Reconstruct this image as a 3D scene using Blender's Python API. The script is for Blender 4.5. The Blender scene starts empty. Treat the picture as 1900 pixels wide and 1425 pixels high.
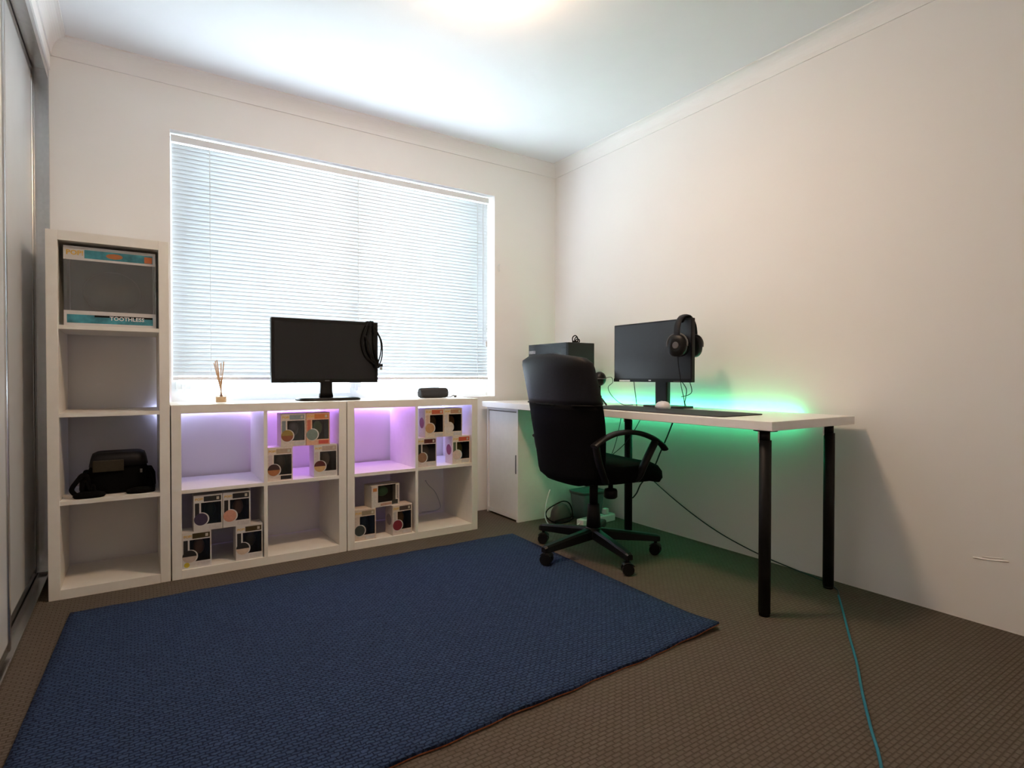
import bpy, bmesh, math, random
from mathutils import Vector, Matrix
random.seed(7)
PI = math.pi
S = bpy.context.scene
COL = S.collection

# ------------------------------------------------------------------ camera
YAW, PITCH, ROLL, FPX = 0.5856, -0.0128, 0.0007, 1054.8
CAM = Vector((-2.5391, -3.2635, 0.8904))
cd = bpy.data.cameras.new('camera'); cam = bpy.data.objects.new('camera', cd); COL.objects.link(cam)
cd.sensor_width = 36.0; cd.lens = FPX / 1900 * 36.0; cd.clip_start = 0.02
_fw = Vector((math.sin(YAW) * math.cos(PITCH), math.cos(YAW) * math.cos(PITCH), math.sin(PITCH)))
_rt = Vector((math.cos(YAW), -math.sin(YAW), 0)); _up = _rt.cross(_fw)
_r2 = _rt * math.cos(ROLL) + _up * math.sin(ROLL); _u2 = -_rt * math.sin(ROLL) + _up * math.cos(ROLL)
m = Matrix((_r2, _u2, -_fw)).transposed().to_4x4(); m.translation = CAM
cam.matrix_world = m
S.camera = cam

# ------------------------------------------------------------------ light
w = bpy.data.worlds.new('sky'); S.world = w; w.use_nodes = True
bg = w.node_tree.nodes['Background']
bg.inputs[0].default_value = (0.83, 0.91, 1.0, 1); bg.inputs[1].default_value = 11.3
LAMP_STRENGTH = 102.0
LAMP_COLOR = (1.0, 0.69, 0.45)
LED_SHELF = 80.0
LED_DESK = 38.0
S.view_settings.view_transform = 'Standard'; S.view_settings.look = 'None'
S.view_settings.gamma = 1.0; S.view_settings.exposure = 0.0
S.view_settings.use_curve_mapping = False

# ------------------------------------------------------------------ materials
MATS = {}
def nm(name):
    m = bpy.data.materials.new(name); m.use_nodes = True
    MATS[name] = m
    return m, m.node_tree.nodes, m.node_tree.links, m.node_tree.nodes['Principled BSDF']
def mat(name, col, rough=0.5, metal=0.0, var=0.06, scale=40.0, bump=0.0, spec=None, coat=0.0):
    if name in MATS: return MATS[name]
    m, N, L, b = nm(name)
    b.inputs['Roughness'].default_value = rough; b.inputs['Metallic'].default_value = metal
    if spec is not None: b.inputs['Specular IOR Level'].default_value = spec
    if coat: b.inputs['Coat Weight'].default_value = coat
    tc = N.new('ShaderNodeTexCoord'); nz = N.new('ShaderNodeTexNoise')
    nz.inputs['Scale'].default_value = scale; nz.inputs['Detail'].default_value = 4
    L.new(tc.outputs['Object'], nz.inputs['Vector'])
    rp = N.new('ShaderNodeValToRGB')
    lo = [max(0, c * (1 - var)) for c in col]; hi = [min(1, c * (1 + var)) for c in col]
    rp.color_ramp.elements[0].color = (*lo, 1); rp.color_ramp.elements[1].color = (*hi, 1)
    rp.color_ramp.elements[0].position = 0.3; rp.color_ramp.elements[1].position = 0.7
    L.new(nz.outputs['Fac'], rp.inputs['Fac']); L.new(rp.outputs['Color'], b.inputs['Base Color'])
    if bump:
        bp = N.new('ShaderNodeBump'); bp.inputs['Strength'].default_value = bump; bp.inputs['Distance'].default_value = 0.002
        L.new(nz.outputs['Fac'], bp.inputs['Height']); L.new(bp.outputs['Normal'], b.inputs['Normal'])
    return m
def emat(name, col, strength):
    m, N, L, b = nm(name)
    b.inputs['Base Color'].default_value = (*[min(1, c) for c in col], 1)
    b.inputs['Emission Color'].default_value = (*col, 1); b.inputs['Emission Strength'].default_value = strength
    return m
def glassmat(name, tint=(1, 1, 1), gloss=0.08, rough=0.03):
    m, N, L, b = nm(name); N.remove(b)
    o = N['Material Output']; t = N.new('ShaderNodeBsdfTransparent'); g = N.new('ShaderNodeBsdfGlossy'); mx = N.new('ShaderNodeMixShader')
    t.inputs[0].default_value = (*tint, 1); g.inputs['Roughness'].default_value = rough
    mx.inputs[0].default_value = gloss
    L.new(t.outputs[0], mx.inputs[1]); L.new(g.outputs[0], mx.inputs[2]); L.new(mx.outputs[0], o.inputs['Surface'])
    return m

mat('wall_paint', (0.895, 0.872, 0.850), 0.7, var=0.004, scale=6)
mat('ceiling_paint', (0.895, 0.91, 0.93), 0.85, var=0.01, scale=5)
mat('cornice_paint', (0.90, 0.885, 0.87), 0.6, var=0.01, scale=5)
mat('melamine', (0.86, 0.825, 0.765), 0.38, var=0.02, scale=30)
mat('white_board', (0.88, 0.855, 0.82), 0.35, var=0.02, scale=30)
mat('door_vinyl', (0.66, 0.66, 0.66), 0.28, var=0.02, scale=9)
mat('aluminium', (0.62, 0.62, 0.62), 0.25, 1.0, var=0.05, scale=60)
mat('dark_gap', (0.03, 0.03, 0.03), 0.6)
mat('window_metal', (0.80, 0.82, 0.84), 0.4, var=0.02)
mat('white_plastic', (0.82, 0.82, 0.80), 0.35, var=0.02)
mat('black_plastic', (0.005, 0.005, 0.0055), 0.42, var=0.2, spec=0.28)
mat('black_matte', (0.005, 0.005, 0.005), 0.7, var=0.2, spec=0.2)
mat('black_leather', (0.0055, 0.0055, 0.0075), 0.55, var=0.25, scale=90, bump=0.2, spec=0.28)
mat('black_fabric', (0.004, 0.004, 0.0045), 0.95, var=0.3, scale=200, bump=0.3, spec=0.08)
mat('screen_glass', (0.006, 0.006, 0.007), 0.22, var=0.05)
mat('screen_matte', (0.020, 0.021, 0.025), 0.32, var=0.05)
mat('black_metal', (0.005, 0.005, 0.005), 0.55, 0.0, var=0.2, spec=0.25)
mat('grey_plastic', (0.10, 0.10, 0.10), 0.5, var=0.1)
mat('dark_olive', (0.032, 0.026, 0.015), 0.9, var=0.2)
mat('silver', (0.7, 0.7, 0.7), 0.2, 1.0)
mat('reed', (0.62, 0.40, 0.24), 0.8, var=0.15)
mat('diffuser_oil', (0.75, 0.55, 0.32), 0.2, var=0.03)
mat('desk_mat_cloth', (0.028, 0.030, 0.040), 0.75, var=0.2, scale=300)
mat('mouse_white', (0.75, 0.72, 0.74), 0.3)
mat('blue_cable', (0.010, 0.16, 0.24), 0.5, var=0.05)
mat('dark_cable', (0.012, 0.035, 0.035), 0.5, var=0.05)
mat('bin_plastic', (0.10, 0.14, 0.14), 0.45)
mat('rust_backing', (0.30, 0.09, 0.035), 0.9, var=0.4, scale=120)
mat('socket_grey', (0.5, 0.5, 0.5), 0.4)
mat('scuff', (0.86, 0.84, 0.80), 0.7)
mat('carton_white', (0.66, 0.63, 0.61), 0.45, var=0.03)
mat('text_yellow', (0.75, 0.46, 0.06), 0.5)
mat('text_white', (0.8, 0.8, 0.8), 0.5)
glassmat('clear_pane', (0.93, 0.97, 0.97), 0.06)
glassmat('box_film', (0.92, 0.92, 0.92), 0.05, 0.12)
glassmat('big_box_film', (0.80, 0.80, 0.78), 0.13, 0.22)
glassmat('case_glass', (0.35, 0.36, 0.38), 0.10, 0.05)
glassmat('bottle_glass', (0.97, 0.93, 0.88), 0.12)

def slat_mat():
    m, N, L, b = nm('slat_white'); N.remove(b)
    o = N['Material Output']; d = N.new('ShaderNodeBsdfDiffuse'); t = N.new('ShaderNodeBsdfTranslucent'); mx = N.new('ShaderNodeMixShader')
    tc = N.new('ShaderNodeTexCoord'); nz = N.new('ShaderNodeTexNoise'); nz.inputs['Scale'].default_value = 3
    rp = N.new('ShaderNodeValToRGB'); rp.color_ramp.elements[0].color = (0.83, 0.85, 0.87, 1); rp.color_ramp.elements[1].color = (0.87, 0.89, 0.90, 1)
    L.new(tc.outputs['Object'], nz.inputs['Vector']); L.new(nz.outputs['Fac'], rp.inputs['Fac'])
    L.new(rp.outputs['Color'], d.inputs['Color']); L.new(rp.outputs['Color'], t.inputs['Color'])
    mx.inputs[0].default_value = 0.17
    L.new(d.outputs[0], mx.inputs[1]); L.new(t.outputs[0], mx.inputs[2]); L.new(mx.outputs[0], o.inputs['Surface'])
slat_mat()

def carpet_mat():
    m, N, L, b = nm('carpet'); b.inputs['Roughness'].default_value = 0.95; b.inputs['Specular IOR Level'].default_value = 0.1
    tc = N.new('ShaderNodeTexCoord'); mp = N.new('ShaderNodeMapping'); L.new(tc.outputs['Object'], mp.inputs['Vector'])
    mp.inputs['Rotation'].default_value = (0, 0, 0)
    bk = N.new('ShaderNodeTexBrick'); bk.inputs['Scale'].default_value = 1.0
    bk.inputs['Brick Width'].default_value = 0.026; bk.inputs['Row Height'].default_value = 0.013; bk.inputs['Mortar Size'].default_value = 0.0032
    bk.inputs['Mortar Smooth'].default_value = 1.0
    bk.inputs['Color1'].default_value = (0.172, 0.140, 0.110, 1); bk.inputs['Color2'].default_value = (0.156, 0.126, 0.098, 1); bk.inputs['Mortar'].default_value = (0.108, 0.087, 0.067, 1)
    L.new(mp.outputs[0], bk.inputs['Vector'])
    nz = N.new('ShaderNodeTexNoise'); nz.inputs['Scale'].default_value = 260; nz.inputs['Detail'].default_value = 3; L.new(tc.outputs['Object'], nz.inputs['Vector'])
    mx = N.new('ShaderNodeMixRGB'); mx.blend_type = 'MULTIPLY'; mx.inputs[0].default_value = 0.5
    L.new(bk.outputs['Color'], mx.inputs[1]); L.new(nz.outputs['Color'], mx.inputs[2])
    hs = N.new('ShaderNodeMixRGB'); hs.blend_type = 'MULTIPLY'; hs.inputs[0].default_value = 0.45
    bw = N.new('ShaderNodeRGBToBW'); L.new(nz.outputs['Color'], bw.inputs[0])
    L.new(bk.outputs['Color'], hs.inputs[1]); L.new(bw.outputs[0], hs.inputs[2])
    L.new(hs.outputs[0], b.inputs['Base Color'])
    bp = N.new('ShaderNodeBump'); bp.inputs['Strength'].default_value = 0.5; bp.inputs['Distance'].default_value = 0.004; bp.invert = True
    L.new(bk.outputs['Fac'], bp.inputs['Height']); L.new(bp.outputs[0], b.inputs['Normal'])
carpet_mat()

def rug_mat():
    m, N, L, b = nm('rug_weave'); b.inputs['Roughness'].default_value = 0.95; b.inputs['Specular IOR Level'].default_value = 0.15
    tc = N.new('ShaderNodeTexCoord')
    bk = N.new('ShaderNodeTexBrick'); bk.inputs['Scale'].default_value = 1.0
    bk.inputs['Brick Width'].default_value = 0.021; bk.inputs['Row Height'].default_value = 0.0115; bk.inputs['Mortar Size'].default_value = 0.0032; bk.inputs['Mortar Smooth'].default_value = 1.0
    bk.inputs['Color1'].default_value = (0.052, 0.088, 0.182, 1); bk.inputs['Color2'].default_value = (0.040, 0.070, 0.152, 1); bk.inputs['Mortar'].default_value = (0.013, 0.024, 0.062, 1)
    wz = N.new('ShaderNodeTexNoise'); wz.inputs['Scale'].default_value = 55; L.new(tc.outputs['Object'], wz.inputs['Vector'])
    mxv = N.new('ShaderNodeMixRGB'); mxv.blend_type = 'LINEAR_LIGHT'; mxv.inputs[0].default_value = 0.008
    L.new(tc.outputs['Object'], mxv.inputs[1]); L.new(wz.outputs['Color'], mxv.inputs[2]); L.new(mxv.outputs[0], bk.inputs['Vector'])
    nz = N.new('ShaderNodeTexNoise'); nz.inputs['Scale'].default_value = 120; nz.inputs['Detail'].default_value = 3; L.new(tc.outputs['Object'], nz.inputs['Vector'])
    bw = N.new('ShaderNodeRGBToBW'); L.new(nz.outputs['Color'], bw.inputs[0])
    hs = N.new('ShaderNodeMixRGB'); hs.blend_type = 'MULTIPLY'; hs.inputs[0].default_value = 0.5
    L.new(bk.outputs['Color'], hs.inputs[1]); L.new(bw.outputs[0], hs.inputs[2]); L.new(hs.outputs[0], b.inputs['Base Color'])
    bp = N.new('ShaderNodeBump'); bp.inputs['Strength'].default_value = 0.6; bp.inputs['Distance'].default_value = 0.004; bp.invert = True
    L.new(bk.outputs['Fac'], bp.inputs['Height']); L.new(bp.outputs[0], b.inputs['Normal'])
rug_mat()

# ------------------------------------------------------------------ mesh helpers
def box(bm, x0, x1, y0, y1, z0, z1, bev=0.0, seg=2):
    b2 = bmesh.new() if bev else bm
    vs = [b2.verts.new((x, y, z)) for x in (x0, x1) for y in (y0, y1) for z in (z0, z1)]
    for f in ((0, 1, 3, 2), (4, 6, 7, 5), (0, 4, 5, 1), (2, 3, 7, 6), (0, 2, 6, 4), (1, 5, 7, 3)):
        b2.faces.new([vs[i] for i in f])
    if bev:
        bmesh.ops.bevel(b2, geom=list(b2.edges), offset=bev, segments=seg, profile=0.5, affect='EDGES')
        merge(bm, b2)
    return bm
def merge(bm, b2):
    me = bpy.data.meshes.new('tmp'); b2.to_mesh(me); b2.free(); bm.from_mesh(me); bpy.data.meshes.remove(me)
def B(*a, **k):
    bm = bmesh.new(); box(bm, *a, **k); return bm
def frame(d):
    d = d.normalized(); a = Vector((0, 0, 1)) if abs(d.z) < 0.9 else Vector((1, 0, 0))
    u = d.cross(a).normalized(); return u, d.cross(u).normalized()
def loft(bm, rings, cap=True, closed=False):
    R = [[bm.verts.new(p) for p in r] for r in rings]; n = len(R[0])
    pairs = list(zip(R, R[1:])) + ([(R[-1], R[0])] if closed else [])
    for a, b in pairs:
        for i in range(n):
            f = bm.faces.new((a[i], a[(i + 1) % n], b[(i + 1) % n], b[i])); f.smooth = True
    if cap and not closed:
        bm.faces.new(R[0][::-1]); bm.faces.new(R[-1])
    return bm
def cyl(bm, p0, p1, r0, r1=None, seg=16, cap=True):
    p0, p1 = Vector(p0), Vector(p1); r1 = r0 if r1 is None else r1
    u, v = frame(p1 - p0)
    rings = [[p + (u * math.cos(2 * PI * i / seg) + v * math.sin(2 * PI * i / seg)) * r for i in range(seg)] for p, r in ((p0, r0), (p1, r1))]
    return loft(bm, rings, cap)
def smooth_path(pts, n=8, closed=False):
    P = [Vector(p) for p in pts]; out = []
    k = len(P); rng = range(k) if closed else range(k - 1)
    for i in rng:
        if closed: a, b, c, d = P[(i - 1) % k], P[i], P[(i + 1) % k], P[(i + 2) % k]
        else: a, b, c, d = P[max(i - 1, 0)], P[i], P[i + 1], P[min(i + 2, k - 1)]
        for j in range(n):
            t = j / n
            out.append(0.5 * ((2 * b) + (c - a) * t + (2 * a - 5 * b + 4 * c - d) * t * t + (3 * b - a - 3 * c + d) * t ** 3))
    if not closed: out.append(P[-1])
    return out
def tube(bm, pts, r, seg=8, n=8, closed=False, flat=None, up=None):
    P = smooth_path(pts, n, closed) if n > 1 else [Vector(p) for p in pts]
    rings = []; k = len(P); pu = None
    for i, p in enumerate(P):
        if closed: d = P[(i + 1) % k] - P[i - 1]
        else: d = P[min(i + 1, k - 1)] - P[max(i - 1, 0)]
        d.normalize()
        if up is not None: u = Vector(up); u = (u - d * u.dot(d)).normalized()
        elif pu is None: u = frame(d)[0]
        else: u = (pu - d * pu.dot(d)).normalized()
        pu = u; v = d.cross(u)
        ru, rv = (r, r) if flat is None else flat
        rings.append([p + u * ru * math.cos(2 * PI * j / seg) + v * rv * math.sin(2 * PI * j / seg) for j in range(seg)])
    return loft(bm, rings, True, closed)
def lathe(bm, prof, c=(0, 0, 0), seg=32):
    c = Vector(c)
    rings = [[c + Vector((r * math.cos(2 * PI * i / seg), r * math.sin(2 * PI * i / seg), z)) for i in range(seg)] for r, z in prof]
    return loft(bm, rings, True)
def sring(c, u, v, a, b, e=3.5, n=32):
    out = []
    for i in range(n):
        t = 2 * PI * i / n; ct, st = math.cos(t), math.sin(t)
        out.append(Vector(c) + Vector(u) * a * math.copysign(abs(ct) ** (2 / e), ct) + Vector(v) * b * math.copysign(abs(st) ** (2 / e), st))
    return out
def ball(bm, c, rx, ry=None, rz=None, seg=20, rows=12):
    ry = rx if ry is None else ry; rz = rx if rz is None else rz; c = Vector(c)
    rings = []
    for j in range(1, rows):
        p = PI * j / rows
        rings.append([c + Vector((rx * math.sin(p) * math.cos(2 * PI * i / seg), ry * math.sin(p) * math.sin(2 * PI * i / seg), -rz * math.cos(p))) for i in range(seg)])
    return loft(bm, rings, True)
def xf(bm, M):
    bm.transform(M); return bm
def link(name, bm, m, smooth=None):
    bmesh.ops.recalc_face_normals(bm, faces=bm.faces)
    me = bpy.data.meshes.new(name); bm.to_mesh(me); bm.free()
    o = bpy.data.objects.new(name, me); COL.objects.link(o)
    if m: me.materials.append(MATS[m] if isinstance(m, str) else m)
    return o
def tag(o, label=None, cat=None, group=None, kind=None):
    if label: o['label'] = label
    if cat: o['category'] = cat
    if group: o['group'] = group
    if kind: o['kind'] = kind
    return o
class Thing:
    def __init__(s, name, label, cat, loc=(0, 0, 0), rz=0.0, group=None, kind=None):
        s.o = bpy.data.objects.new(name, None); COL.objects.link(s.o); s.o.empty_display_size = 0.05
        s.o.location = loc; s.o.rotation_euler = (0, 0, rz); tag(s.o, label, cat, group, kind)
        s.M = Matrix.Translation(Vector(loc)) @ Matrix.Rotation(rz, 4, 'Z')
    def part(s, name, bm, m, parent=None, label=None, world=False):
        if world: bm.transform(s.M.inverted())
        o = link(name, bm, m); o.parent = parent or s.o
        if label: o['label'] = label
        return o
    def share(s, name, src, loc=(0, 0, 0), rot=(0, 0, 0), parent=None):
        o = bpy.data.objects.new(name, src.data); COL.objects.link(o); o.parent = parent or s.o
        o.location = loc; o.rotation_euler = rot; return o
def struct(name, bm, m, label=None, parent=None):
    o = link(name, bm, m)
    if parent: o.parent = parent
    else:
        o['kind'] = 'structure'
        if label: o['label'] = label
    return o

# ------------------------------------------------------------------ room shell
XL, YB, H = -2.845, -3.75, 2.40      # left wall face, wall behind the camera, ceiling height
WX0, WX1, WZ0, WZ1 = -2.389, -0.515, 0.74, 2.105
struct('floor', B(-3.6, 0.2, YB - 0.1, 0.25, -0.1, 0), 'carpet', 'brown patterned carpet floor of the room')
struct('ceiling', B(-3.6, 0.2, YB - 0.1, 0.25, H, H + 0.1), 'ceiling_paint', 'white painted flat ceiling')
bm = bmesh.new()
box(bm, XL, WX0, 0, 0.2, 0, H); box(bm, WX1, 0.0, 0, 0.2, 0, H); box(bm, WX0, WX1, 0, 0.2, 0, WZ0); box(bm, WX0, WX1, 0, 0.2, WZ1, H)
struct('wall_window', bm, 'wall_paint', 'off-white wall with the window opening')
wr = struct('wall_right', B(0, 0.12, YB - 0.1, 0.2, 0, H), 'wall_paint', 'long off-white wall behind the desk')
struct('wall_back', B(-3.6, 0, YB - 0.1, YB, 0, H), 'wall_paint', 'off-white wall behind the viewer')
# left: wardrobe recess with a bulkhead above the sliding doors and a nib at the window wall
bm = bmesh.new()
box(bm, -3.02, XL, YB, 0.2, 2.255, H); box(bm, -3.6, -3.02, YB, 0.2, 0, H); box(bm, -3.02, XL, YB, -2.45, 0, 2.255); box(bm, -3.02, XL, 0.0, 0.2, 0, 2.255)
struct('wall_left', bm, 'wall_paint', 'white bulkhead and side wall around the wardrobe')
tube(bmw := bmesh.new(), [(-0.0005, -2.474, 0.234), (-0.0005, -2.52, 0.237), (-0.0005, -2.575, 0.246)], 0.0022, 6, 4)
link('scuff_mark', bmw, 'scuff').parent = wr
tube(bmw := bmesh.new(), [(-0.0005, -2.50, 0.243), (-0.0005, -2.56, 0.252)], 0.0015, 6, 3)
link('scuff_mark', bmw, 'scuff').parent = wr

def cornice(name, axis, lab):
    pr = [(0, -0.081), (0.006, -0.081), (0.006, -0.073)]
    for i in range(1, 8):
        a = (PI / 2) * i / 8
        pr.append((0.006 + 0.048 * (1 - math.cos(a)), -0.073 + 0.067 * math.sin(a)))
    pr += [(0.054, -0.006), (0.060, -0.006), (0.060, 0)]
    bm = bmesh.new()
    if axis == 'w': rings = [[(x, -d, H + z) for d, z in pr] + [(x, 0, H)] for x in (XL, 0)]
    elif axis == 'r': rings = [[(-d, y, H + z) for d, z in pr] + [(0, y, H)] for y in (YB, 0)]
    else: rings = [[(XL + d, y, H + z) for d, z in pr] + [(XL, y, H)] for y in (YB, 0)]
    loft(bm, rings)
    for f in bm.faces: f.smooth = False
    struct(name, bm, 'cornice_paint', lab)
cornice('trim_1', 'w', 'white coved cornice above the window')
cornice('trim_2', 'r', 'white coved cornice along the desk wall')
cornice('trim_3', 'l', 'white coved cornice above the wardrobe doors')

# wardrobe sliding doors
def sliding_door(name, xf_, y0, y1, lab):
    t = Thing(name, lab, None, (xf_, (y0 + y1) / 2, 0.02), kind='structure')
    z0, z1 = 0.022, 2.235
    t.part('door_panel', B(xf_ - 0.016, xf_ - 0.006, y0 + 0.02, y1 - 0.02, z0 + 0.02, z1 - 0.02), 'door_vinyl', world=True)
    for a, b in ((y0, y0 + 0.028), (y1 - 0.028, y1)):
        t.part('stile', B(xf_ - 0.024, xf_, a, b, z0, z1, bev=0.004), 'aluminium', world=True)
    for a, b in ((z0, z0 + 0.03), (z1 - 0.03, z1)):
        t.part('rail', B(xf_ - 0.020, xf_ - 0.004, y0 + 0.027, y1 - 0.027, a, b), 'aluminium', world=True)
sliding_door('door_1', -2.872, -2.42, -0.885, 'white wardrobe sliding door with aluminium frame nearest the viewer')
sliding_door('door_2', -2.902, -0.96, -0.022, 'white wardrobe sliding door with aluminium frame beside the tall shelf')
bm = bmesh.new(); box(bm, -2.95, -2.862, -2.45, 0, 0, 0.008)
for x in (-2.95, -2.902, -2.866): box(bm, x, x + 0.004, -2.45, 0, 0.008, 0.018)
struct('trim_4', bm, 'aluminium', 'aluminium floor track of the wardrobe doors')
bm = bmesh.new(); box(bm, -2.95, -2.852, -2.45, 0, 2.245, 2.255); box(bm, -2.857, -2.851, -2.45, 0, 2.205, 2.2549)
struct('trim_5', bm, 'aluminium', 'aluminium head track of the wardrobe doors')
bm = bmesh.new(); box(bm, -2.935, -2.850, -0.012, -0.0005, 0.02, 2.245); box(bm, -2.868, -2.850, -0.022, -0.012, 0.02, 2.245)
struct('trim_6', bm, 'aluminium', 'aluminium jamb channel beside the window wall')

# window
wn = Thing('window_1', 'wide aluminium sliding window behind the blind', None, (-1.452, 0.1, WZ0), kind='structure')
y0, y1 = 0.10, 0.14
for nme, a in (('window_frame', (WX0, WX0 + 0.035, y0, y1, WZ0 + 0.02, WZ1)), ('window_frame', (WX1 - 0.035, WX1, y0, y1, WZ0 + 0.02, WZ1)),
               ('window_frame', (WX0 + 0.034, WX1 - 0.034, y0, y1, WZ0 + 0.02, WZ0 + 0.055)), ('window_frame', (WX0 + 0.034, WX1 - 0.034, y0, y1, WZ1 - 0.035, WZ1)),
               ('mullion', (-1.475, -1.43, y0 - 0.01, y1, WZ0 + 0.054, WZ1 - 0.034))):
    wn.part(nme, B(*a), 'window_metal', world=True)
wn.part('window_pane', B(WX0 + 0.034, -1.474, 0.118, 0.122, WZ0 + 0.05, WZ1 - 0.03), 'clear_pane', world=True)
wn.part('window_pane', B(-1.431, WX1 - 0.034, 0.118, 0.122, WZ0 + 0.05, WZ1 - 0.03), 'clear_pane', world=True)
wn.part('window_sill', B(WX0, WX1, -0.002, 0.1, WZ0, WZ0 + 0.02), 'white_board', world=True)
for x in (-2.33, -1.435):
    h = wn.part('window_latch', B(x - 0.036, x + 0.030, 0.084, 0.0995, 0.824, 0.868, bev=0.003), 'white_plastic', world=True)
    wn.part('latch_tongue', B(x - 0.012, x + 0.008, 0.072, 0.0845, 0.806, 0.85, bev=0.002), 'window_metal', parent=h, world=True)

# venetian blind
bl = Thing('venetian_blind', 'white venetian blind, slats closed, filling the window recess', 'blind', (-1.462, 0.048, 0.87))
BX0, BX1 = -2.383, -0.542
bl.part('headrail', B(BX0, BX1, 0.03, 0.062, 2.058, 2.092, bev=0.002), 'window_metal', world=True)
bm = bmesh.new(); TILT = math.radians(55)
prof = [(s * 0.0125, 0.0018 * (1 - s * s)) for s in (-1, -0.5, 0, 0.5, 1)]
xs = [BX0 + 0.003, BX1 - 0.003]
def slat_pts(x, off):   # room-side edge up
    return [(x + 1.462, -s * math.cos(TILT) + (c + off) * math.sin(TILT), s * math.sin(TILT) + (c + off) * math.cos(TILT)) for s, c in prof]
loft(bm, [slat_pts(x, 0.0) + slat_pts(x, -0.0005)[::-1] for x in xs])
sl0 = None; z = 0.905; k = 0
while z < 2.05:
    if sl0 is None:
        sl0 = bl.part('slat', bm, 'slat_white'); sl0.location = (0, 0, z - 0.87)
    else: bl.share('slat', sl0, (0, 0, z - 0.87))
    z += 0.0203; k += 1
bl.part('bottom_rail', B(BX0 + 0.002, BX1 - 0.002, 0.036, 0.060, 0.872, 0.888, bev=0.003), 'window_metal', world=True)
for x in (-2.213, -1.44, -0.63):
    for yy in (0.032, 0.064):
        cyl(bm := bmesh.new(), (x, yy, 0.88), (x, yy, 2.06), 0.0016, seg=6); bl.part('ladder_cord', bm, 'white_plastic', world=True)
cyl(bm := bmesh.new(), (-0.592, 0.024, 1.10), (-0.592, 0.024, 2.05), 0.0028, seg=8); bl.part('tilt_wand', bm, 'window_metal', world=True)
bm = bmesh.new(); tube(bm, [(-0.562, 0.024, 2.05), (-0.560, 0.024, 1.5), (-0.566, 0.024, 1.13)], 0.0015, 6, 4); pc = bl.part('pull_cord', bm, 'white_plastic', world=True)
bm = bmesh.new(); lathe(bm, [(0.002, 0.02), (0.006, 0.012), (0.008, -0.015), (0.004, -0.02)], (-0.566, 0.024, 1.11), 12); bl.part('cord_tassel', bm, 'white_plastic', parent=pc, world=True)
bm = bmesh.new(); box(bm, -0.491, -0.479, -0.006, 0, 1.607, 1.647, bev=0.002); box(bm, -0.488, -0.482, -0.014, -0.005, 1.600, 1.612); box(bm, -0.488, -0.482, -0.014, -0.005, 1.642, 1.654)
tag(link('cord_cleat', bm, 'white_plastic'), 'small pale cord cleat on the wall right of the blind', 'cleat')

# ceiling lamp
cl = Thing('ceiling_lamp', 'round glowing warm dome lamp on the ceiling', 'lamp', (-1.42, -1.47, H))
bm = bmesh.new(); lathe(bm, [(0.15, 0), (0.155, -0.006), (0.155, -0.046), (0.147, -0.050), (0.10, -0.050)], seg=40); cl.part('lamp_base', bm, 'white_plastic')  # opaque rim deepened on purpose to block the dome's light from the nearby ceiling
emat('lamp_glow', LAMP_COLOR, LAMP_STRENGTH)
bm = bmesh.new(); lathe(bm, [(0.001, -0.106)] + [(0.143 * math.sin(a), -0.0505 - 0.056 * math.cos(a)) for a in [PI / 2 * i / 10 for i in range(1, 11)]], seg=40); cl.part('lamp_shade', bm, 'lamp_glow')

# ------------------------------------------------------------------ rug
RA, RB, RC, RD = Vector((-2.746, -0.605)), Vector((-0.781, -0.614)), Vector((-0.828, -2.003)), Vector((-2.815, -2.075))
rg = Thing('rug', 'flat woven navy blue rug on the carpet', 'rug', (-1.79, -1.32, 0))
def rug_grid(dz, t, inset=0.0):
    nx, ny = 60, 44; top = []; bot = []
    for j in range(ny + 1):
        for i in range(nx + 1):
            u, v = i / nx, j / ny
            u2 = inset + u * (1 - 2 * inset); v2 = inset + v * (1 - 2 * inset)
            p = (RA * (1 - u2) + RB * u2) * (1 - v2) + (RD * (1 - u2) + RC * u2) * v2
            e = 0.003 * math.sin(u * 37) * (1 if v in (0, 1) else 0) + 0.002 * math.sin(u * 90 + 2) * (1 if v in (0, 1) else 0)
            lift = 0.012 * max(0, (u - 0.86) / 0.14) ** 1.5 * max(0, (v - 0.9) / 0.1)
            lift += 0.003 * max(0, (v - 0.96) / 0.04) * (0.5 + 0.5 * math.sin(u * 14))
            top.append((p.x, p.y + e, dz + t + lift)); bot.append((p.x, p.y + e, dz + lift))
    bm = bmesh.new(); T = [bm.verts.new(p) for p in top]; Bv = [bm.verts.new(p) for p in bot]; W = nx + 1
    for j in range(ny):
        for i in range(nx):
            a = j * W + i
            f = bm.faces.new((T[a], T[a + 1], T[a + W + 1], T[a + W])); f.smooth = True
            f = bm.faces.new((Bv[a], Bv[a + W], Bv[a + W + 1], Bv[a + 1])); f.smooth = True
    edge = [j * W for j in range(ny + 1)], [j * W + nx for j in range(ny + 1)], list(range(W)), [ny * W + i for i in range(W)]
    for e in edge:
        for a, b in zip(e, e[1:]): bm.faces.new((T[a], T[b], Bv[b], Bv[a]))
    return bm
rg.part('rug_backing', rug_grid(0.001, 0.004), 'rust_backing', world=True)
rg.part('rug_pile', rug_grid(0.005, 0.007), 'rug_weave', world=True)

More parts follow.
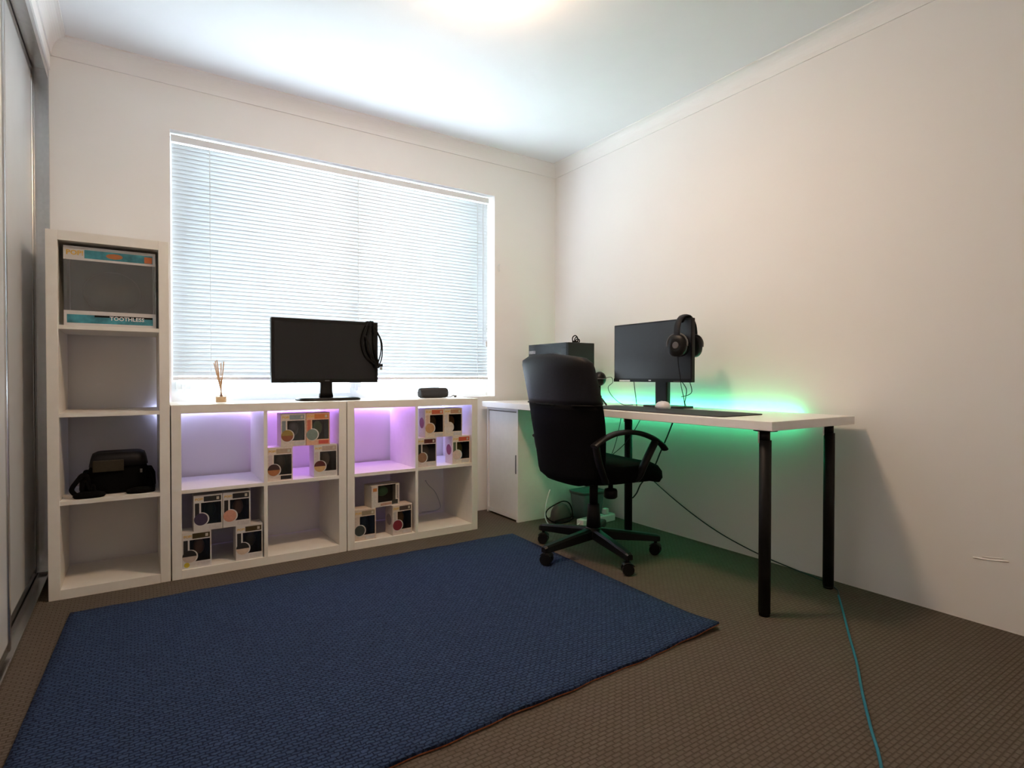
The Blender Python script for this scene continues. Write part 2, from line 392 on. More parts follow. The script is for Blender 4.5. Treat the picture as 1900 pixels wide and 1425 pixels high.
# ------------------------------------------------------------------ cube shelves
YF, YK = -0.393, -0.020     # front and back of the shelf units
PT, ST, CI = 0.038, 0.016, 0.3365
def cube_shelf(name, x0, cols, rows, label):
    wd = 2 * PT + cols * CI + (cols - 1) * ST; ht = 2 * PT + rows * CI + (rows - 1) * ST
    if cols == 1: wd = 0.415
    if cols == 2: wd = 0.765
    ci = (wd - 2 * PT - (cols - 1) * ST) / cols; cz = (ht - 2 * PT - (rows - 1) * ST) / rows
    t = Thing(name, label, 'shelf unit', (x0 + wd / 2, (YF + YK) / 2, 0))
    for a in (x0, x0 + wd - PT): t.part('side_panel', B(a, a + PT, YF, YK, 0, ht, bev=0.0012, seg=1), 'melamine', world=True)
    t.part('bottom_panel', B(x0 + PT, x0 + wd - PT, YF + 0.0005, YK, 0.0, PT), 'melamine', world=True)
    t.part('top_panel', B(x0 + PT, x0 + wd - PT, YF + 0.0005, YK, ht - PT, ht), 'melamine', world=True)
    for r in range(1, rows):
        zz = PT + r * cz + (r - 1) * ST
        for c in range(cols):
            xx = x0 + PT + c * (ci + ST)
            t.part('shelf_board', B(xx, xx + ci, YF + 0.002, YK, zz, zz + ST), 'melamine', world=True)
    for c in range(1, cols):
        xx = x0 + PT + c * ci + (c - 1) * ST
        t.part('divider', B(xx, xx + ST, YF + 0.002, YK, PT, ht - PT), 'melamine', world=True)
    return dict(x0=x0, wd=wd, ht=ht, ci=ci, cz=cz, cell=lambda c, r: (x0 + PT + c * (ci + ST), PT + r * (cz + ST)))
XB = -0.8756; XA = XB - 0.765 - 0.0044; XT = XA - 0.765 - 0.0044
KB = cube_shelf('cube_shelf', XB - 0.765, 2, 2, 'low white cube shelf under the right half of the window')
KA = cube_shelf('cube_shelf', XA - 0.765, 2, 2, 'low white cube shelf between the tall shelf and its twin')
KT = cube_shelf('tall_cube_shelf', XT - 0.415, 1, 4, 'tall narrow white four-cube shelf in the corner beside the wardrobe')

# LED strip behind the shelves
def led_mat(name, stops, strength, axis, a, b):
    m, N, L, bs = nm(name)
    tc = N.new('ShaderNodeTexCoord'); sp = N.new('ShaderNodeSeparateXYZ'); mr = N.new('ShaderNodeMapRange'); rp = N.new('ShaderNodeValToRGB')
    L.new(tc.outputs['Object'], sp.inputs[0]); L.new(sp.outputs[axis], mr.inputs[0]); mr.inputs[1].default_value = a; mr.inputs[2].default_value = b
    L.new(mr.outputs[0], rp.inputs[0])
    els = rp.color_ramp.elements
    while len(els) < len(stops): els.new(0.5)
    for e, (p, c) in zip(els, stops): e.position = p; e.color = (*c, 1)
    L.new(rp.outputs[0], bs.inputs['Emission Color']); L.new(rp.outputs[0], bs.inputs['Base Color'])
    bs.inputs['Emission Strength'].default_value = strength
led_mat('led_violet', [(0, (0.22, 0.26, 0.46)), (0.22, (0.24, 0.20, 0.46)), (0.42, (0.50, 0.24, 1.0)), (0.60, (0.55, 0.26, 1.0)), (0.74, (0.55, 0.32, 1.0)), (0.86, (0.40, 0.42, 1.0)), (1, (0.40, 0.50, 1.0))], LED_SHELF, 0, -0.80, 0.80)
ls = Thing('led_strip', 'violet glowing light strip along the back of the low shelves', 'light strip', (-1.655, -0.010, 0.70))
ls.part('strip_tape', B(-2.46, -0.80, -0.004, -0.0005, 0.712, 0.726), 'white_plastic', world=True)
ls.part('glow_line', B(-2.455, -0.805, -0.0075, -0.0041, 0.714, 0.724), 'led_violet', world=True)

# ------------------------------------------------------------------ boxed collectables
def text_mesh(body, size, depth=0.0004):
    cu = bpy.data.curves.new('txt', 'FONT'); cu.body = body; cu.size = size; cu.extrude = depth; cu.align_x = 'CENTER'; cu.align_y = 'CENTER'
    cu.resolution_u = 2; cu.offset = size * 0.02
    o = bpy.data.objects.new('txt', cu); COL.objects.link(o)
    dg = bpy.context.evaluated_depsgraph_get(); me = bpy.data.meshes.new_from_object(o.evaluated_get(dg))
    bpy.data.objects.remove(o); 
    me.transform(Matrix.Rotation(PI / 2, 4, 'X'))
    return me
POP = text_mesh('POP!', 0.0155); POP.materials.append(MATS['text_yellow'])
def cmat(rgb, rough=0.5):
    n = 'print_%02x%02x%02x' % tuple(int(c * 255) for c in rgb)
    return n if n in MATS else (mat(n, rgb, rough, var=0.08, scale=120) and n)
def disc(cx, cz, r, y, t, seg=24, half=False):
    bm = bmesh.new(); rng = range(seg + 1) if half else range(seg)
    pts = [(cx + r * math.cos((PI if half else 2 * PI) * i / seg), cz + r * math.sin((PI if half else 2 * PI) * i / seg)) for i in rng]
    loft(bm, [[(x, y, z) for x, z in pts], [(x, y - t, z) for x, z in pts]])
    for f in bm.faces: f.smooth = False
    return bm
def pop_box(label, loc, rz, group, banner, strip, disc_c, cap=None, tray=(0.02, 0.02, 0.022), name_c=(0.6, 0.56, 0.55), card=None, dot=None, w=0.115, h=0.160, d=0.09, blister=(0.09, 0.06, 0.04), side=None):
    t = Thing('boxed_figure', label, 'toy box', loc, rz, group)
    c = cmat(card) if card else 'carton_white'
    yb, yf = d / 2, -d / 2; wl = -w / 2 + 0.029; wr_ = w / 2 - 0.005; zb, zt = 0.028, h - 0.035; k = 0.0012
    bm = bmesh.new()
    box(bm, -w / 2, w / 2, yb - k, yb, 0, h); box(bm, -w / 2, -w / 2 + k, yf, yb - k, 0, h); box(bm, w / 2 - k, w / 2, yf, yb - k, 0, h)
    box(bm, -w / 2 + k, w / 2 - k, yf, yb - k, 0, k); box(bm, -w / 2 + k, w / 2 - k, yf, yb - k, h - k, h)
    box(bm, -w / 2 + k, wl, yf, yf + k, k, h - k); box(bm, wr_, w / 2 - k, yf, yf + k, k, h - k)
    box(bm, wl, wr_, yf, yf + k, k, zb); box(bm, wl, wr_, yf, yf + k, zt, h - k)
    t.part('carton', bm, c)
    t.part('window_film', B(wl, wr_, yf + 0.0004, yf + 0.0008, zb, zt), 'box_film')
    bm = bmesh.new(); box(bm, -w / 2 + 0.004, w / 2 - 0.004, yb - 0.012, yb - 0.004, 0.004, h - 0.004)
    box(bm, -w / 2 + 0.004, -w / 2 + 0.008, yf + 0.004, yb - 0.012, 0.004, h - 0.004); box(bm, w / 2 - 0.008, w / 2 - 0.004, yf + 0.004, yb - 0.012, 0.004, h - 0.004)
    t.part('inner_tray', bm, cmat(tray, 0.6))
    t.part('tray_bulge', ball(bmesh.new(), (0.012, 0.014, h * 0.50), 0.024, 0.018, 0.036, 14, 8), cmat(blister, 0.5))
    e = yf - 0.0004
    t.part('banner', B(-w / 2 + 0.040, w / 2 - 0.006, e, yf, h - 0.030, h - 0.007), cmat(banner))
    t.part('number_patch', B(w / 2 - 0.024, w / 2 - 0.013, e - 0.0004, e, h - 0.025, h - 0.012), cmat((0.55, 0.5, 0.42)))
    lg = bpy.data.objects.new('logo_lettering', POP); COL.objects.link(lg); lg.parent = t.o; lg.location = (-w / 2 + 0.022, e, h - 0.019)
    t.part('edge_strip', B(-w / 2 + 0.005, -w / 2 + 0.022, e, yf, 0.060, h - 0.035), cmat(strip))
    p = t.part('picture_disc', disc(-w / 2 + 0.0285, 0.052, 0.0275, yf, 0.0006), cmat(disc_c))
    t.part('disc_outline', disc(-w / 2 + 0.0310, 0.052, 0.0305, yf, 0.0003), 'carton_white')
    if cap: t.part('disc_cap', disc(-w / 2 + 0.0285, 0.053, 0.0275, yf - 0.0006, 0.0004, half=True), cmat(cap), parent=p)
    t.part('name_strip', B(0.002, w / 2 - 0.006, e, yf, 0.005, 0.023), cmat(name_c))
    if dot: t.part('sticker', disc(-w / 2 + 0.018, 0.016, 0.011, yf, 0.0008), cmat(dot))
    if side: t.part('side_ring', xf(disc(0, h / 2, 0.030, 0, 0.0005), Matrix.Translation((-w / 2, 0, 0)) @ Matrix.Rotation(-PI / 2, 4, 'Z')), cmat(side))
    return t
G1 = 'boxed figures in the lower left cube of the middle shelf'; G2 = 'boxed figures in the violet cube of the middle shelf'
G3 = 'boxed figures in the upper right cube of the end shelf'; G4 = 'boxed figures in the lower left cube of the end shelf'
BH = 0.1605
def cellpos(K, c, r, u, lvl, y=-0.335): x, z = K['cell'](c, r); return (x + u, y, z + lvl * BH + 0.0005)
BK, YE, TN, GY, RD_ = (0.02, 0.02, 0.022), (0.62, 0.42, 0.05), (0.52, 0.30, 0.14), (0.20, 0.24, 0.26), (0.42, 0.06, 0.04)
# middle shelf, lower left cube
pop_box('boxed figure with dark purple disc, upper row of the bottom left cube', cellpos(KA, 0, 0, 0.104, 1), 0, G1, BK, BK, (0.05, 0.035, 0.075), tray=(0.012, 0.03, 0.024), blister=(0.02, 0.05, 0.04))
pop_box('boxed figure with salmon pink disc, upper row of the bottom left cube', cellpos(KA, 0, 0, 0.221, 1), 0, G1, BK, BK, (0.62, 0.30, 0.21), blister=(0.30, 0.15, 0.09))
pop_box('boxed figure with yellow round sticker in the bottom left cube', cellpos(KA, 0, 0, 0.0585, 0), 0, G1, (0.05, 0.04, 0.01), BK, (0.55, 0.44, 0.38), cap=BK, dot=(0.55, 0.42, 0.04), blister=(0.24, 0.13, 0.08))
pop_box('boxed figure with cream and black disc, lower row of the bottom left cube', cellpos(KA, 0, 0, 0.274, 0), 0, G1, (0.06, 0.04, 0.01), BK, (0.66, 0.50, 0.38), cap=BK, blister=(0.12, 0.10, 0.05))
# middle shelf, upper right cube
pop_box('boxed figure with brown disc and grey banner under the violet light', cellpos(KA, 1, 1, 0.120, 1), 0, G2, (0.24, 0.30, 0.33), GY, (0.28, 0.10, 0.05), cap=(0.32, 0.22, 0.06), blister=(0.22, 0.17, 0.18), card=(0.70, 0.60, 0.54))
pop_box('boxed figure in an orange-red carton with green-grey disc', cellpos(KA, 1, 1, 0.237, 1), 0, G2, (0.60, 0.20, 0.06), (0.55, 0.16, 0.10), (0.20, 0.27, 0.24), name_c=(0.60, 0.10, 0.07), card=(0.74, 0.44, 0.30), tray=(0.03, 0.05, 0.04), blister=(0.22, 0.30, 0.12))
pop_box('boxed figure with red and black disc in the violet cube', cellpos(KA, 1, 1, 0.0585, 0), 0, G2, (0.45, 0.33, 0.24), (0.6, 0.5, 0.5), (0.45, 0.17, 0.06), cap=(0.05, 0.02, 0.02), name_c=BK, tray=(0.03, 0.04, 0.035), card=(0.72, 0.62, 0.56))
pop_box('boxed figure with orange tan disc and dark cap in the violet cube', cellpos(KA, 1, 1, 0.274, 0), 0, G2, (0.46, 0.36, 0.30), (0.6, 0.5, 0.5), (0.66, 0.40, 0.19), cap=(0.10, 0.02, 0.02), tray=(0.03, 0.03, 0.03), blister=(0.25, 0.16, 0.10))
# end shelf, upper right cube
pop_box('boxed figure with orange brown disc and red side ring, upper row of the end cube', cellpos(KB, 1, 1, 0.105, 1), 0, G3, (0.55, 0.12, 0.06), (0.66, 0.46, 0.36), (0.52, 0.28, 0.13), card=(0.78, 0.64, 0.52), blister=(0.28, 0.17, 0.08), side=(0.32, 0.06, 0.10))
pop_box('boxed figure with white disc, right of the upper pair in the end cube', cellpos(KB, 1, 1, 0.222, 1), 0, G3, (0.45, 0.25, 0.15), (0.6, 0.55, 0.55), (0.74, 0.66, 0.60), cap=(0.70, 0.60, 0.52), card=(0.76, 0.66, 0.56), blister=(0.40, 0.20, 0.07))
pop_box('boxed figure with brown disc and dark red banner in the end cube', cellpos(KB, 1, 1, 0.0585, 0), 0, G3, (0.10, 0.02, 0.02), BK, (0.30, 0.16, 0.10), card=(0.66, 0.58, 0.54), blister=(0.16, 0.10, 0.06))
pop_box('boxed figure with pale pink disc and red side ring in the end cube', cellpos(KB, 1, 1, 0.274, 0), 0, G3, (0.60, 0.10, 0.05), (0.10, 0.14, 0.08), (0.72, 0.52, 0.46), card=(0.78, 0.66, 0.58), blister=(0.30, 0.24, 0.06), side=(0.32, 0.06, 0.10))
# end shelf, lower left cube
pop_box('boxed figure with dark teal disc, left in the cube below the violet one', cellpos(KB, 0, 0, 0.0585, 0), 0, G4, (0.30, 0.24, 0.16), (0.6, 0.5, 0.42), (0.05, 0.06, 0.06), tray=(0.010, 0.022, 0.028), card=(0.66, 0.55, 0.46), blister=(0.02, 0.05, 0.07))
pop_box('boxed figure with crimson disc, right in the cube below the violet one', cellpos(KB, 0, 0, 0.262, 0), math.radians(4), G4, (0.08, 0.06, 0.05), (0.5, 0.45, 0.42), (0.22, 0.02, 0.035), card=(0.68, 0.58, 0.52), blister=(0.40, 0.20, 0.05), side=(0.30, 0.24, 0.24))
t = Thing('boxed_figure', 'wide toy box with green print laid across two boxes', 'toy box', cellpos(KB, 0, 0, 0.170, 1, -0.325), math.radians(6), G4)
bw, bh, bd, k = 0.162, 0.115, 0.09, 0.0012
bm = bmesh.new(); box(bm, -bw / 2, bw / 2, bd / 2 - k, bd / 2, 0, bh); box(bm, -bw / 2, -bw / 2 + k, -bd / 2, bd / 2 - k, 0, bh); box(bm, bw / 2 - k, bw / 2, -bd / 2, bd / 2 - k, 0, bh)
box(bm, -bw / 2 + k, bw / 2 - k, -bd / 2, bd / 2 - k, 0, k); box(bm, -bw / 2 + k, bw / 2 - k, -bd / 2, bd / 2 - k, bh - k, bh)
box(bm, -bw / 2 + k, -bw / 2 + 0.036, -bd / 2, -bd / 2 + k, k, bh - k); box(bm, bw / 2 - 0.022, bw / 2 - k, -bd / 2, -bd / 2 + k, k, bh - k); box(bm, -bw / 2 + 0.036, bw / 2 - 0.022, -bd / 2, -bd / 2 + k, k, 0.024)
t.part('carton', bm, cmat((0.66, 0.60, 0.54)))
t.part('window_film', B(-bw / 2 + 0.036, bw / 2 - 0.022, -bd / 2 + 0.0004, -bd / 2 + 0.0008, 0.024, bh - 0.002), 'box_film')
t.part('inner_tray', B(-bw / 2 + 0.004, bw / 2 - 0.004, bd / 2 - 0.02, bd / 2 - 0.004, 0.004, bh - 0.004), cmat((0.05, 0.04, 0.03)))
t.part('tray_bulge', ball(bmesh.new(), (0.002, 0.0, 0.074), 0.034, 0.022, 0.026, 14, 8), cmat((0.09, 0.24, 0.10)))
t.part('name_strip', B(-0.03, 0.035, -bd / 2 - 0.0004, -bd / 2, 0.006, 0.018), cmat((0.50, 0.30, 0.22)))
t.part('number_patch', B(bw / 2 - 0.045, bw / 2 - 0.010, -bd / 2 - 0.0006, -bd / 2, 0.006, 0.030), cmat((0.05, 0.05, 0.04)))
t.part('edge_strip', B(bw / 2 - 0.017, bw / 2 - 0.007, -bd / 2 - 0.0004, -bd / 2, 0.034, bh - 0.008), cmat((0.30, 0.26, 0.24)))
t.part('orange_patch', B(-bw / 2 + 0.008, -bw / 2 + 0.03, -bd / 2 - 0.0004, -bd / 2, bh - 0.030, bh - 0.012), cmat((0.55, 0.22, 0.06)))

# the big box on the tall shelf
cx0, cz0 = KT['cell'](0, 3)
W_, H_, D_ = 0.313, 0.322, 0.25
t = Thing('large_boxed_figure', 'large window toy box with teal banners in the top cube of the tall shelf', 'toy box', (cx0 + 0.172, YF + 0.03 + D_ / 2, cz0 + 0.0005))
bm = bmesh.new(); k = 0.0015; yf = -D_ / 2
box(bm, -W_ / 2, W_ / 2, D_ / 2 - k, D_ / 2, 0, H_); box(bm, -W_ / 2, W_ / 2, yf, D_ / 2 - k, 0, k); box(bm, -W_ / 2, W_ / 2, yf, D_ / 2 - k, H_ - k, H_)
box(bm, -W_ / 2, W_ / 2, yf, yf + k, k, 0.062); box(bm, -W_ / 2, W_ / 2, yf, yf + k, H_ - 0.055, H_ - k)
t.part('carton', bm, 'carton_white')
t.part('window_film', B(-W_ / 2 + 0.001, W_ / 2 - 0.001, yf + 0.0004, yf + 0.001, 0.062, H_ - 0.055), 'big_box_film')
t.part('window_film', B(-W_ / 2, -W_ / 2 + 0.0008, yf + k, D_ / 2 - k, k, H_ - k), 'big_box_film')
t.part('window_film', B(W_ / 2 - 0.0008, W_ / 2, yf + k, D_ / 2 - k, k, H_ - k), 'big_box_film')
mat('tray_grey', (0.16, 0.165, 0.145), 0.35, var=0.2, scale=14)
bm = bmesh.new(); box(bm, -W_ / 2 + 0.006, W_ / 2 - 0.006, D_ / 2 - 0.03, D_ / 2 - 0.004, 0.004, H_ - 0.004)
ball(bm, (0.0, 0.03, H_ * 0.5), 0.105, 0.07, 0.09, 24, 14); t.part('inner_tray', bm, 'tray_grey')
mat('teal_print', (0.05, 0.24, 0.30), 0.5, var=0.45, scale=28)
t.part('banner', B(-W_ / 2 + 0.068, W_ / 2 - 0.010, yf - 0.0005, yf, H_ - 0.046, H_ - 0.012), 'teal_print')
t.part('banner', B(-W_ / 2 + 0.010, W_ / 2 - 0.010, yf - 0.0005, yf, 0.012, 0.046), 'teal_print')
tp = t.part('title_patch', disc(0, 0, 0.011, yf - 0.0005, 0.0005), cmat((0.45, 0.16, 0.05)))
tp.scale = (2.6, 1, 1); tp.location = (0.012, 0, H_ - 0.029)
t.part('number_patch', B(W_ / 2 - 0.040, W_ / 2 - 0.012, yf - 0.001, yf - 0.0005, H_ - 0.044, H_ - 0.018), cmat((0.50, 0.14, 0.04)))
t.part('black_bar', B(-W_ / 2 + 0.10, W_ / 2 - 0.012, yf - 0.0009, yf - 0.0005, 0.038, 0.046), 'black_matte')
me = text_mesh('POP!', 0.027); me.materials.append(MATS['text_yellow']); o = bpy.data.objects.new('logo_lettering', me); COL.objects.link(o); o.parent = t.o; o.location = (-W_ / 2 + 0.037, yf - 0.0006, H_ - 0.027)
me = text_mesh('TOOTHLESS', 0.022); me.materials.append(MATS['text_white']); o = bpy.data.objects.new('name_lettering', me); COL.objects.link(o); o.parent = t.o; o.location = (0.055, yf - 0.0012, 0.034)

# ------------------------------------------------------------------ camera bag on the tall shelf
bx, bz = KT['cell'](0, 1)
t = Thing('camera_bag', 'black soft camera bag with coiled straps on the tall shelf', 'bag', (-2.601, -0.24, bz))
bm = bmesh.new(); rings = []
for z, a, b in ((0.004, 0.098, 0.070), (0.03, 0.108, 0.078), (0.09, 0.108, 0.078), (0.135, 0.098, 0.072), (0.152, 0.094, 0.068), (0.160, 0.082, 0.058)):
    rings.append(sring((0, 0, z), (1, 0, 0), (0, 1, 0), a, b, 4.5, 36))
loft(bm, rings); t.part('bag_body', bm, 'black_fabric')
bm = bmesh.new(); rings = [sring((0.002, -0.004, z), (1, 0, 0), (0, 1, 0), a, b, 4.5, 36) for z, a, b in ((0.118, 0.106, 0.080), (0.150, 0.100, 0.077), (0.166, 0.095, 0.070), (0.174, 0.080, 0.056))]
loft(bm, rings); t.part('lid_flap', bm, 'black_leather')
t.part('olive_panel', B(-0.088, 0.020, -0.0885, -0.080, 0.098, 0.146, bev=0.003), 'dark_olive', label='dull olive front panel')
for s in (-1, 1):
    bm = bmesh.new(); rings = [sring((s * 0.112, 0, z), (1, 0, 0), (0, 1, 0), a, 0.05, 3, 24) for z, a in ((0.006, 0.02), (0.02, 0.026), (0.07, 0.024), (0.095, 0.012))]
    loft(bm, rings); t.part('side_pocket', bm, 'black_fabric')
bm = bmesh.new(); lathe(bm, [(0.050, 0.001), (0.056, 0.008), (0.052, 0.02), (0.03, 0.026)], (0, 0, 0), 24); bm.transform(Matrix.Translation((-0.098, -0.112, 0)) @ Matrix.Diagonal((1.0, 0.5, 1, 1))); t.part('strap_pad', bm, 'black_fabric')
bm = bmesh.new(); lathe(bm, [(0.050, 0.001), (0.054, 0.008), (0.050, 0.018), (0.03, 0.024)], (0, 0, 0), 24); bm.transform(Matrix.Translation((0.080, -0.104, 0)) @ Matrix.Diagonal((1.0, 0.45, 1, 1))); t.part('strap_pad', bm, 'black_fabric')
bm = bmesh.new(); tube(bm, [(-0.140, -0.11, 0.012), (-0.156, -0.11, 0.038), (-0.135, -0.105, 0.075), (-0.120, -0.10, 0.093), (-0.106, -0.10, 0.085), (-0.104, -0.10, 0.05), (-0.118, -0.10, 0.015)], 0.004, 8, flat=(0.002, 0.009)); t.part('strap', bm, 'black_fabric')
bm = bmesh.new(); tube(bm, [(0.100, -0.03, 0.11), (0.112, -0.06, 0.085), (0.130, -0.10, 0.035), (0.124, -0.11, 0.01), (0.09, -0.11, 0.02)], 0.004, 8, flat=(0.002, 0.006)); t.part('strap', bm, 'black_fabric')
bm = bmesh.new(); tube(bm, [(-0.125, -0.115, 0.02), (-0.112, -0.118, 0.07), (-0.098, -0.11, 0.03), (-0.085, -0.108, 0.05), (-0.08, -0.11, 0.02)], 0.006, 8); t.part('strap', bm, 'black_fabric')
t.part('buckle', B(0.078, 0.086, -0.090, -0.082, 0.085, 0.10), 'grey_plastic')

# ------------------------------------------------------------------ things on the low shelves
ZS = KA['ht']
t = Thing('reed_diffuser', 'glass reed diffuser with pale sticks on the middle shelf', 'diffuser', (-2.200, -0.26, ZS + 0.0005))
bm = bmesh.new(); lathe(bm, [(0.023, 0), (0.026, 0.004), (0.026, 0.036), (0.018, 0.046), (0.010, 0.052), (0.010, 0.066)], seg=20); t.part('bottle', bm, 'bottle_glass')
bm = bmesh.new(); lathe(bm, [(0.021, 0.003), (0.023, 0.006), (0.023, 0.030)], seg=20); t.part('oil', bm, 'diffuser_oil')
for dx, dy, zt in ((-0.024, 0.0, 0.198), (-0.016, 0.01, 0.203), (0.0, -0.006, 0.190), (0.013, 0.004, 0.196), (-0.03, -0.01, 0.188)):
    cyl(bm := bmesh.new(), (-dx * 0.4, -dy, 0.006), (dx, dy, zt), 0.0025, seg=6); t.part('reed', bm, 'reed')

def logo_bar(t, bm, m): t.part('brand_mark', bm, m)
t = Thing('monitor', 'black flat monitor on a flat foot in front of the blind', 'monitor', (-1.688, -0.20, ZS + 0.0005))
MW, MZ0, MZ1 = 0.556, 0.093, 0.425
t.part('screen_housing', B(-MW / 2, MW / 2, -0.002, 0.030, MZ0, MZ1, bev=0.004), 'black_plastic')
t.part('rear_cover', B(-0.18, 0.18, 0.028, 0.055, MZ0 + 0.06, MZ1 - 0.06, bev=0.012), 'black_plastic')
bm = bmesh.new(); box(bm, -MW / 2, -MW / 2 + 0.016, -0.006, -0.0015, MZ0, MZ1); box(bm, MW / 2 - 0.016, MW / 2, -0.006, -0.0015, MZ0, MZ1); box(bm, -MW / 2 + 0.016, MW / 2 - 0.016, -0.006, -0.0015, MZ0, MZ0 + 0.020); box(bm, -MW / 2 + 0.016, MW / 2 - 0.016, -0.006, -0.0015, MZ1 - 0.018, MZ1)
t.part('bezel', bm, 'black_plastic')
t.part('screen', B(-MW / 2 + 0.016, MW / 2 - 0.016, -0.0032, -0.0021, MZ0 + 0.020, MZ1 - 0.018), 'screen_glass')
t.part('brand_mark', B(-0.012, 0.012, -0.0068, -0.006, MZ0 + 0.008, MZ0 + 0.013), 'grey_plastic')
bm = bmesh.new(); loft(bm, [sring((0, 0.02, z), (1, 0, 0), (0, 1, 0), a, 0.018, 5, 24) for z, a in ((0.012, 0.036), (0.04, 0.033), (0.10, 0.031), (0.14, 0.031))]); t.part('stand_neck', bm, 'black_plastic')
bm = bmesh.new(); loft(bm, [sring((0.01, 0.015, z), (1, 0, 0), (0, 1, 0), a, b, 5, 36) for z, a, b in ((0, 0.160, 0.088), (0.008, 0.162, 0.090), (0.014, 0.150, 0.080))]); t.part('stand_foot', bm, 'black_plastic')

t = Thing('cable_bundle', 'bundle of black cables slung over the right corner of the window monitor', 'cables', (-1.45, -0.21, ZS + 0.16))
TX, TZ = 0.0, 0.27        # over the monitor's top edge
def strand(pts, r=0.0035, m='black_matte', nmn='cable'): bm = bmesh.new(); tube(bm, pts, r, 7, 6); t.part(nmn, bm, m)
strand([(-0.012, 0.050, 0.20), (-0.012, 0.048, 0.262), (-0.014, 0.024, 0.2685), (-0.016, -0.002, 0.262), (-0.040, -0.008, 0.21), (-0.050, -0.010, 0.15), (-0.030, -0.010, 0.08), (0.02, -0.012, 0.03), (0.036, -0.012, 0.025)], 0.0045)
strand([(0.004, 0.050, 0.20), (0.004, 0.048, 0.262), (0.002, 0.024, 0.270), (0.000, -0.002, 0.262), (-0.016, -0.012, 0.20), (-0.024, -0.014, 0.13), (0.0, -0.016, 0.07), (0.036, -0.014, 0.032)], 0.005)
strand([(0.012, 0.049, 0.20), (0.014, 0.048, 0.262), (0.012, 0.024, 0.269), (0.012, -0.002, 0.262), (0.018, -0.012, 0.20), (0.020, -0.012, 0.12), (0.034, -0.012, 0.05), (0.040, -0.010, 0.03)], 0.005)
strand([(0.014, -0.013, 0.24), (0.036, -0.012, 0.205), (0.056, -0.010, 0.165), (0.062, -0.008, 0.12), (0.058, -0.010, 0.07), (0.044, -0.012, 0.032)], 0.0032)
strand([(0.010, -0.016, 0.22), (0.040, -0.014, 0.19), (0.054, -0.012, 0.14), (0.050, -0.012, 0.09), (0.036, -0.014, 0.045)], 0.0032)
strand([(-0.034, -0.012, 0.19), (-0.010, -0.020, 0.12), (0.012, -0.02, 0.05), (0.03, -0.016, 0.015), (0.05, -0.012, 0.03)], 0.0045)
bm = bmesh.new(); box(bm, 0.034, 0.062, -0.020, -0.006, 0.020, 0.036, bev=0.003); t.part('plug', bm, 'black_plastic')
bm = bmesh.new(); box(bm, 0.046, 0.060, -0.018, -0.008, 0.002, 0.019, bev=0.002); t.part('plug_tip', bm, 'silver')

t = Thing('speaker', 'small rounded charcoal speaker on the end shelf', 'speaker', (-1.068, -0.20, ZS + 0.0005))
bm = bmesh.new(); loft(bm, [sring((x, 0, 0.030), (0, 1, 0), (0, 0, 1), a, b, 3, 28) for x, a, b in ((-0.089, 0.022, 0.020), (-0.086, 0.028, 0.026), (-0.078, 0.032, 0.0295), (0.078, 0.032, 0.0295), (0.086, 0.028, 0.026), (0.089, 0.022, 0.020))]); t.part('speaker_body', bm, mat('speaker_mesh', (0.035, 0.036, 0.038), 0.8, var=0.3, scale=400, bump=0.3) and 'speaker_mesh')
bm = bmesh.new(); loft(bm, [sring((0, 0, z), (1, 0, 0), (0, 1, 0), 0.055, 0.020, 4, 20) for z in (-0.0003, 0.0015)]); t.part('rubber_foot', bm, 'black_matte')
bm = bmesh.new(); loft(bm, [sring((0, 0, z), (1, 0, 0), (0, 1, 0), 0.040, 0.012, 3, 20) for z in (0.0590, 0.0612)]); t.part('button_panel', bm, 'black_plastic')
t = Thing('charging_lead', 'short grey lead curling on the end shelf beside the speaker', 'cable', (-0.945, -0.21, ZS + 0.0005))
bm = bmesh.new(); tube(bm, [(-0.032, 0.01, 0.003), (-0.01, 0.0, 0.004), (0.008, 0.004, 0.012), (0.02, 0.0, 0.006)], 0.0022, 6, 6); t.part('lead', bm, 'grey_plastic')
t.part('plug', B(0.012, 0.026, -0.005, 0.005, 0.0, 0.012, bev=0.002), 'grey_plastic')

# ------------------------------------------------------------------ desk, cabinet
DX0, DX1, DY0, DY1, DZ0, DZ1 = -0.640, -0.050, -2.085, -0.045, 0.695, 0.729
dk = Thing('desk', 'long white desk top on black metal legs along the wall', 'desk', (-0.35, -1.06, 0))
dk.part('desk_top', B(DX0, DX1, DY0, DY1, DZ0, DZ1, bev=0.0015, seg=1), 'white_board', world=True)
def leg(x, y):
    bm = bmesh.new(); cyl(bm, (x, y, 0.012), (x, y, 0.655), 0.0215, seg=20); lg = dk.part('leg', bm, 'black_metal', world=True)
    bm = bmesh.new(); cyl(bm, (x, y, 0.654), (x, y, 0.690), 0.0165, seg=20); cyl(bm, (x, y, 0.6895), (x, y, 0.6949), 0.042, seg=20); dk.part('leg_mount', bm, 'black_metal', parent=lg, world=True)
    bm = bmesh.new(); cyl(bm, (x, y, 0.0), (x, y, 0.0125), 0.019, seg=20); dk.part('leg_foot', bm, 'black_matte', parent=lg, world=True)
    bm = bmesh.new(); box(bm, x - 0.022, x - 0.010, y + 0.010, y + 0.016, 0.645, 0.69); dk.part('leg_plate', bm, 'silver', parent=lg, world=True)
for x, y in ((-0.587, -2.025), (-0.105, -2.01), (-0.294, -1.03)): leg(x, y)
led_mat('led_green', [(0, (0.07, 1.0, 0.43)), (1, (0.07, 1.0, 0.50))], LED_DESK, 1, -1, 1)
t = Thing('led_strip', 'green glowing light strip along the rear edge of the desk', 'light strip', (-0.055, -1.0, 0.71))
t.part('strip_tape', B(-0.0497, -0.0320, -1.83, -0.30, 0.704, 0.722), 'white_plastic', world=True)
t.part('glow_line', B(-0.0319, -0.028, -1.82, -0.31, 0.706, 0.720), 'led_green', world=True)

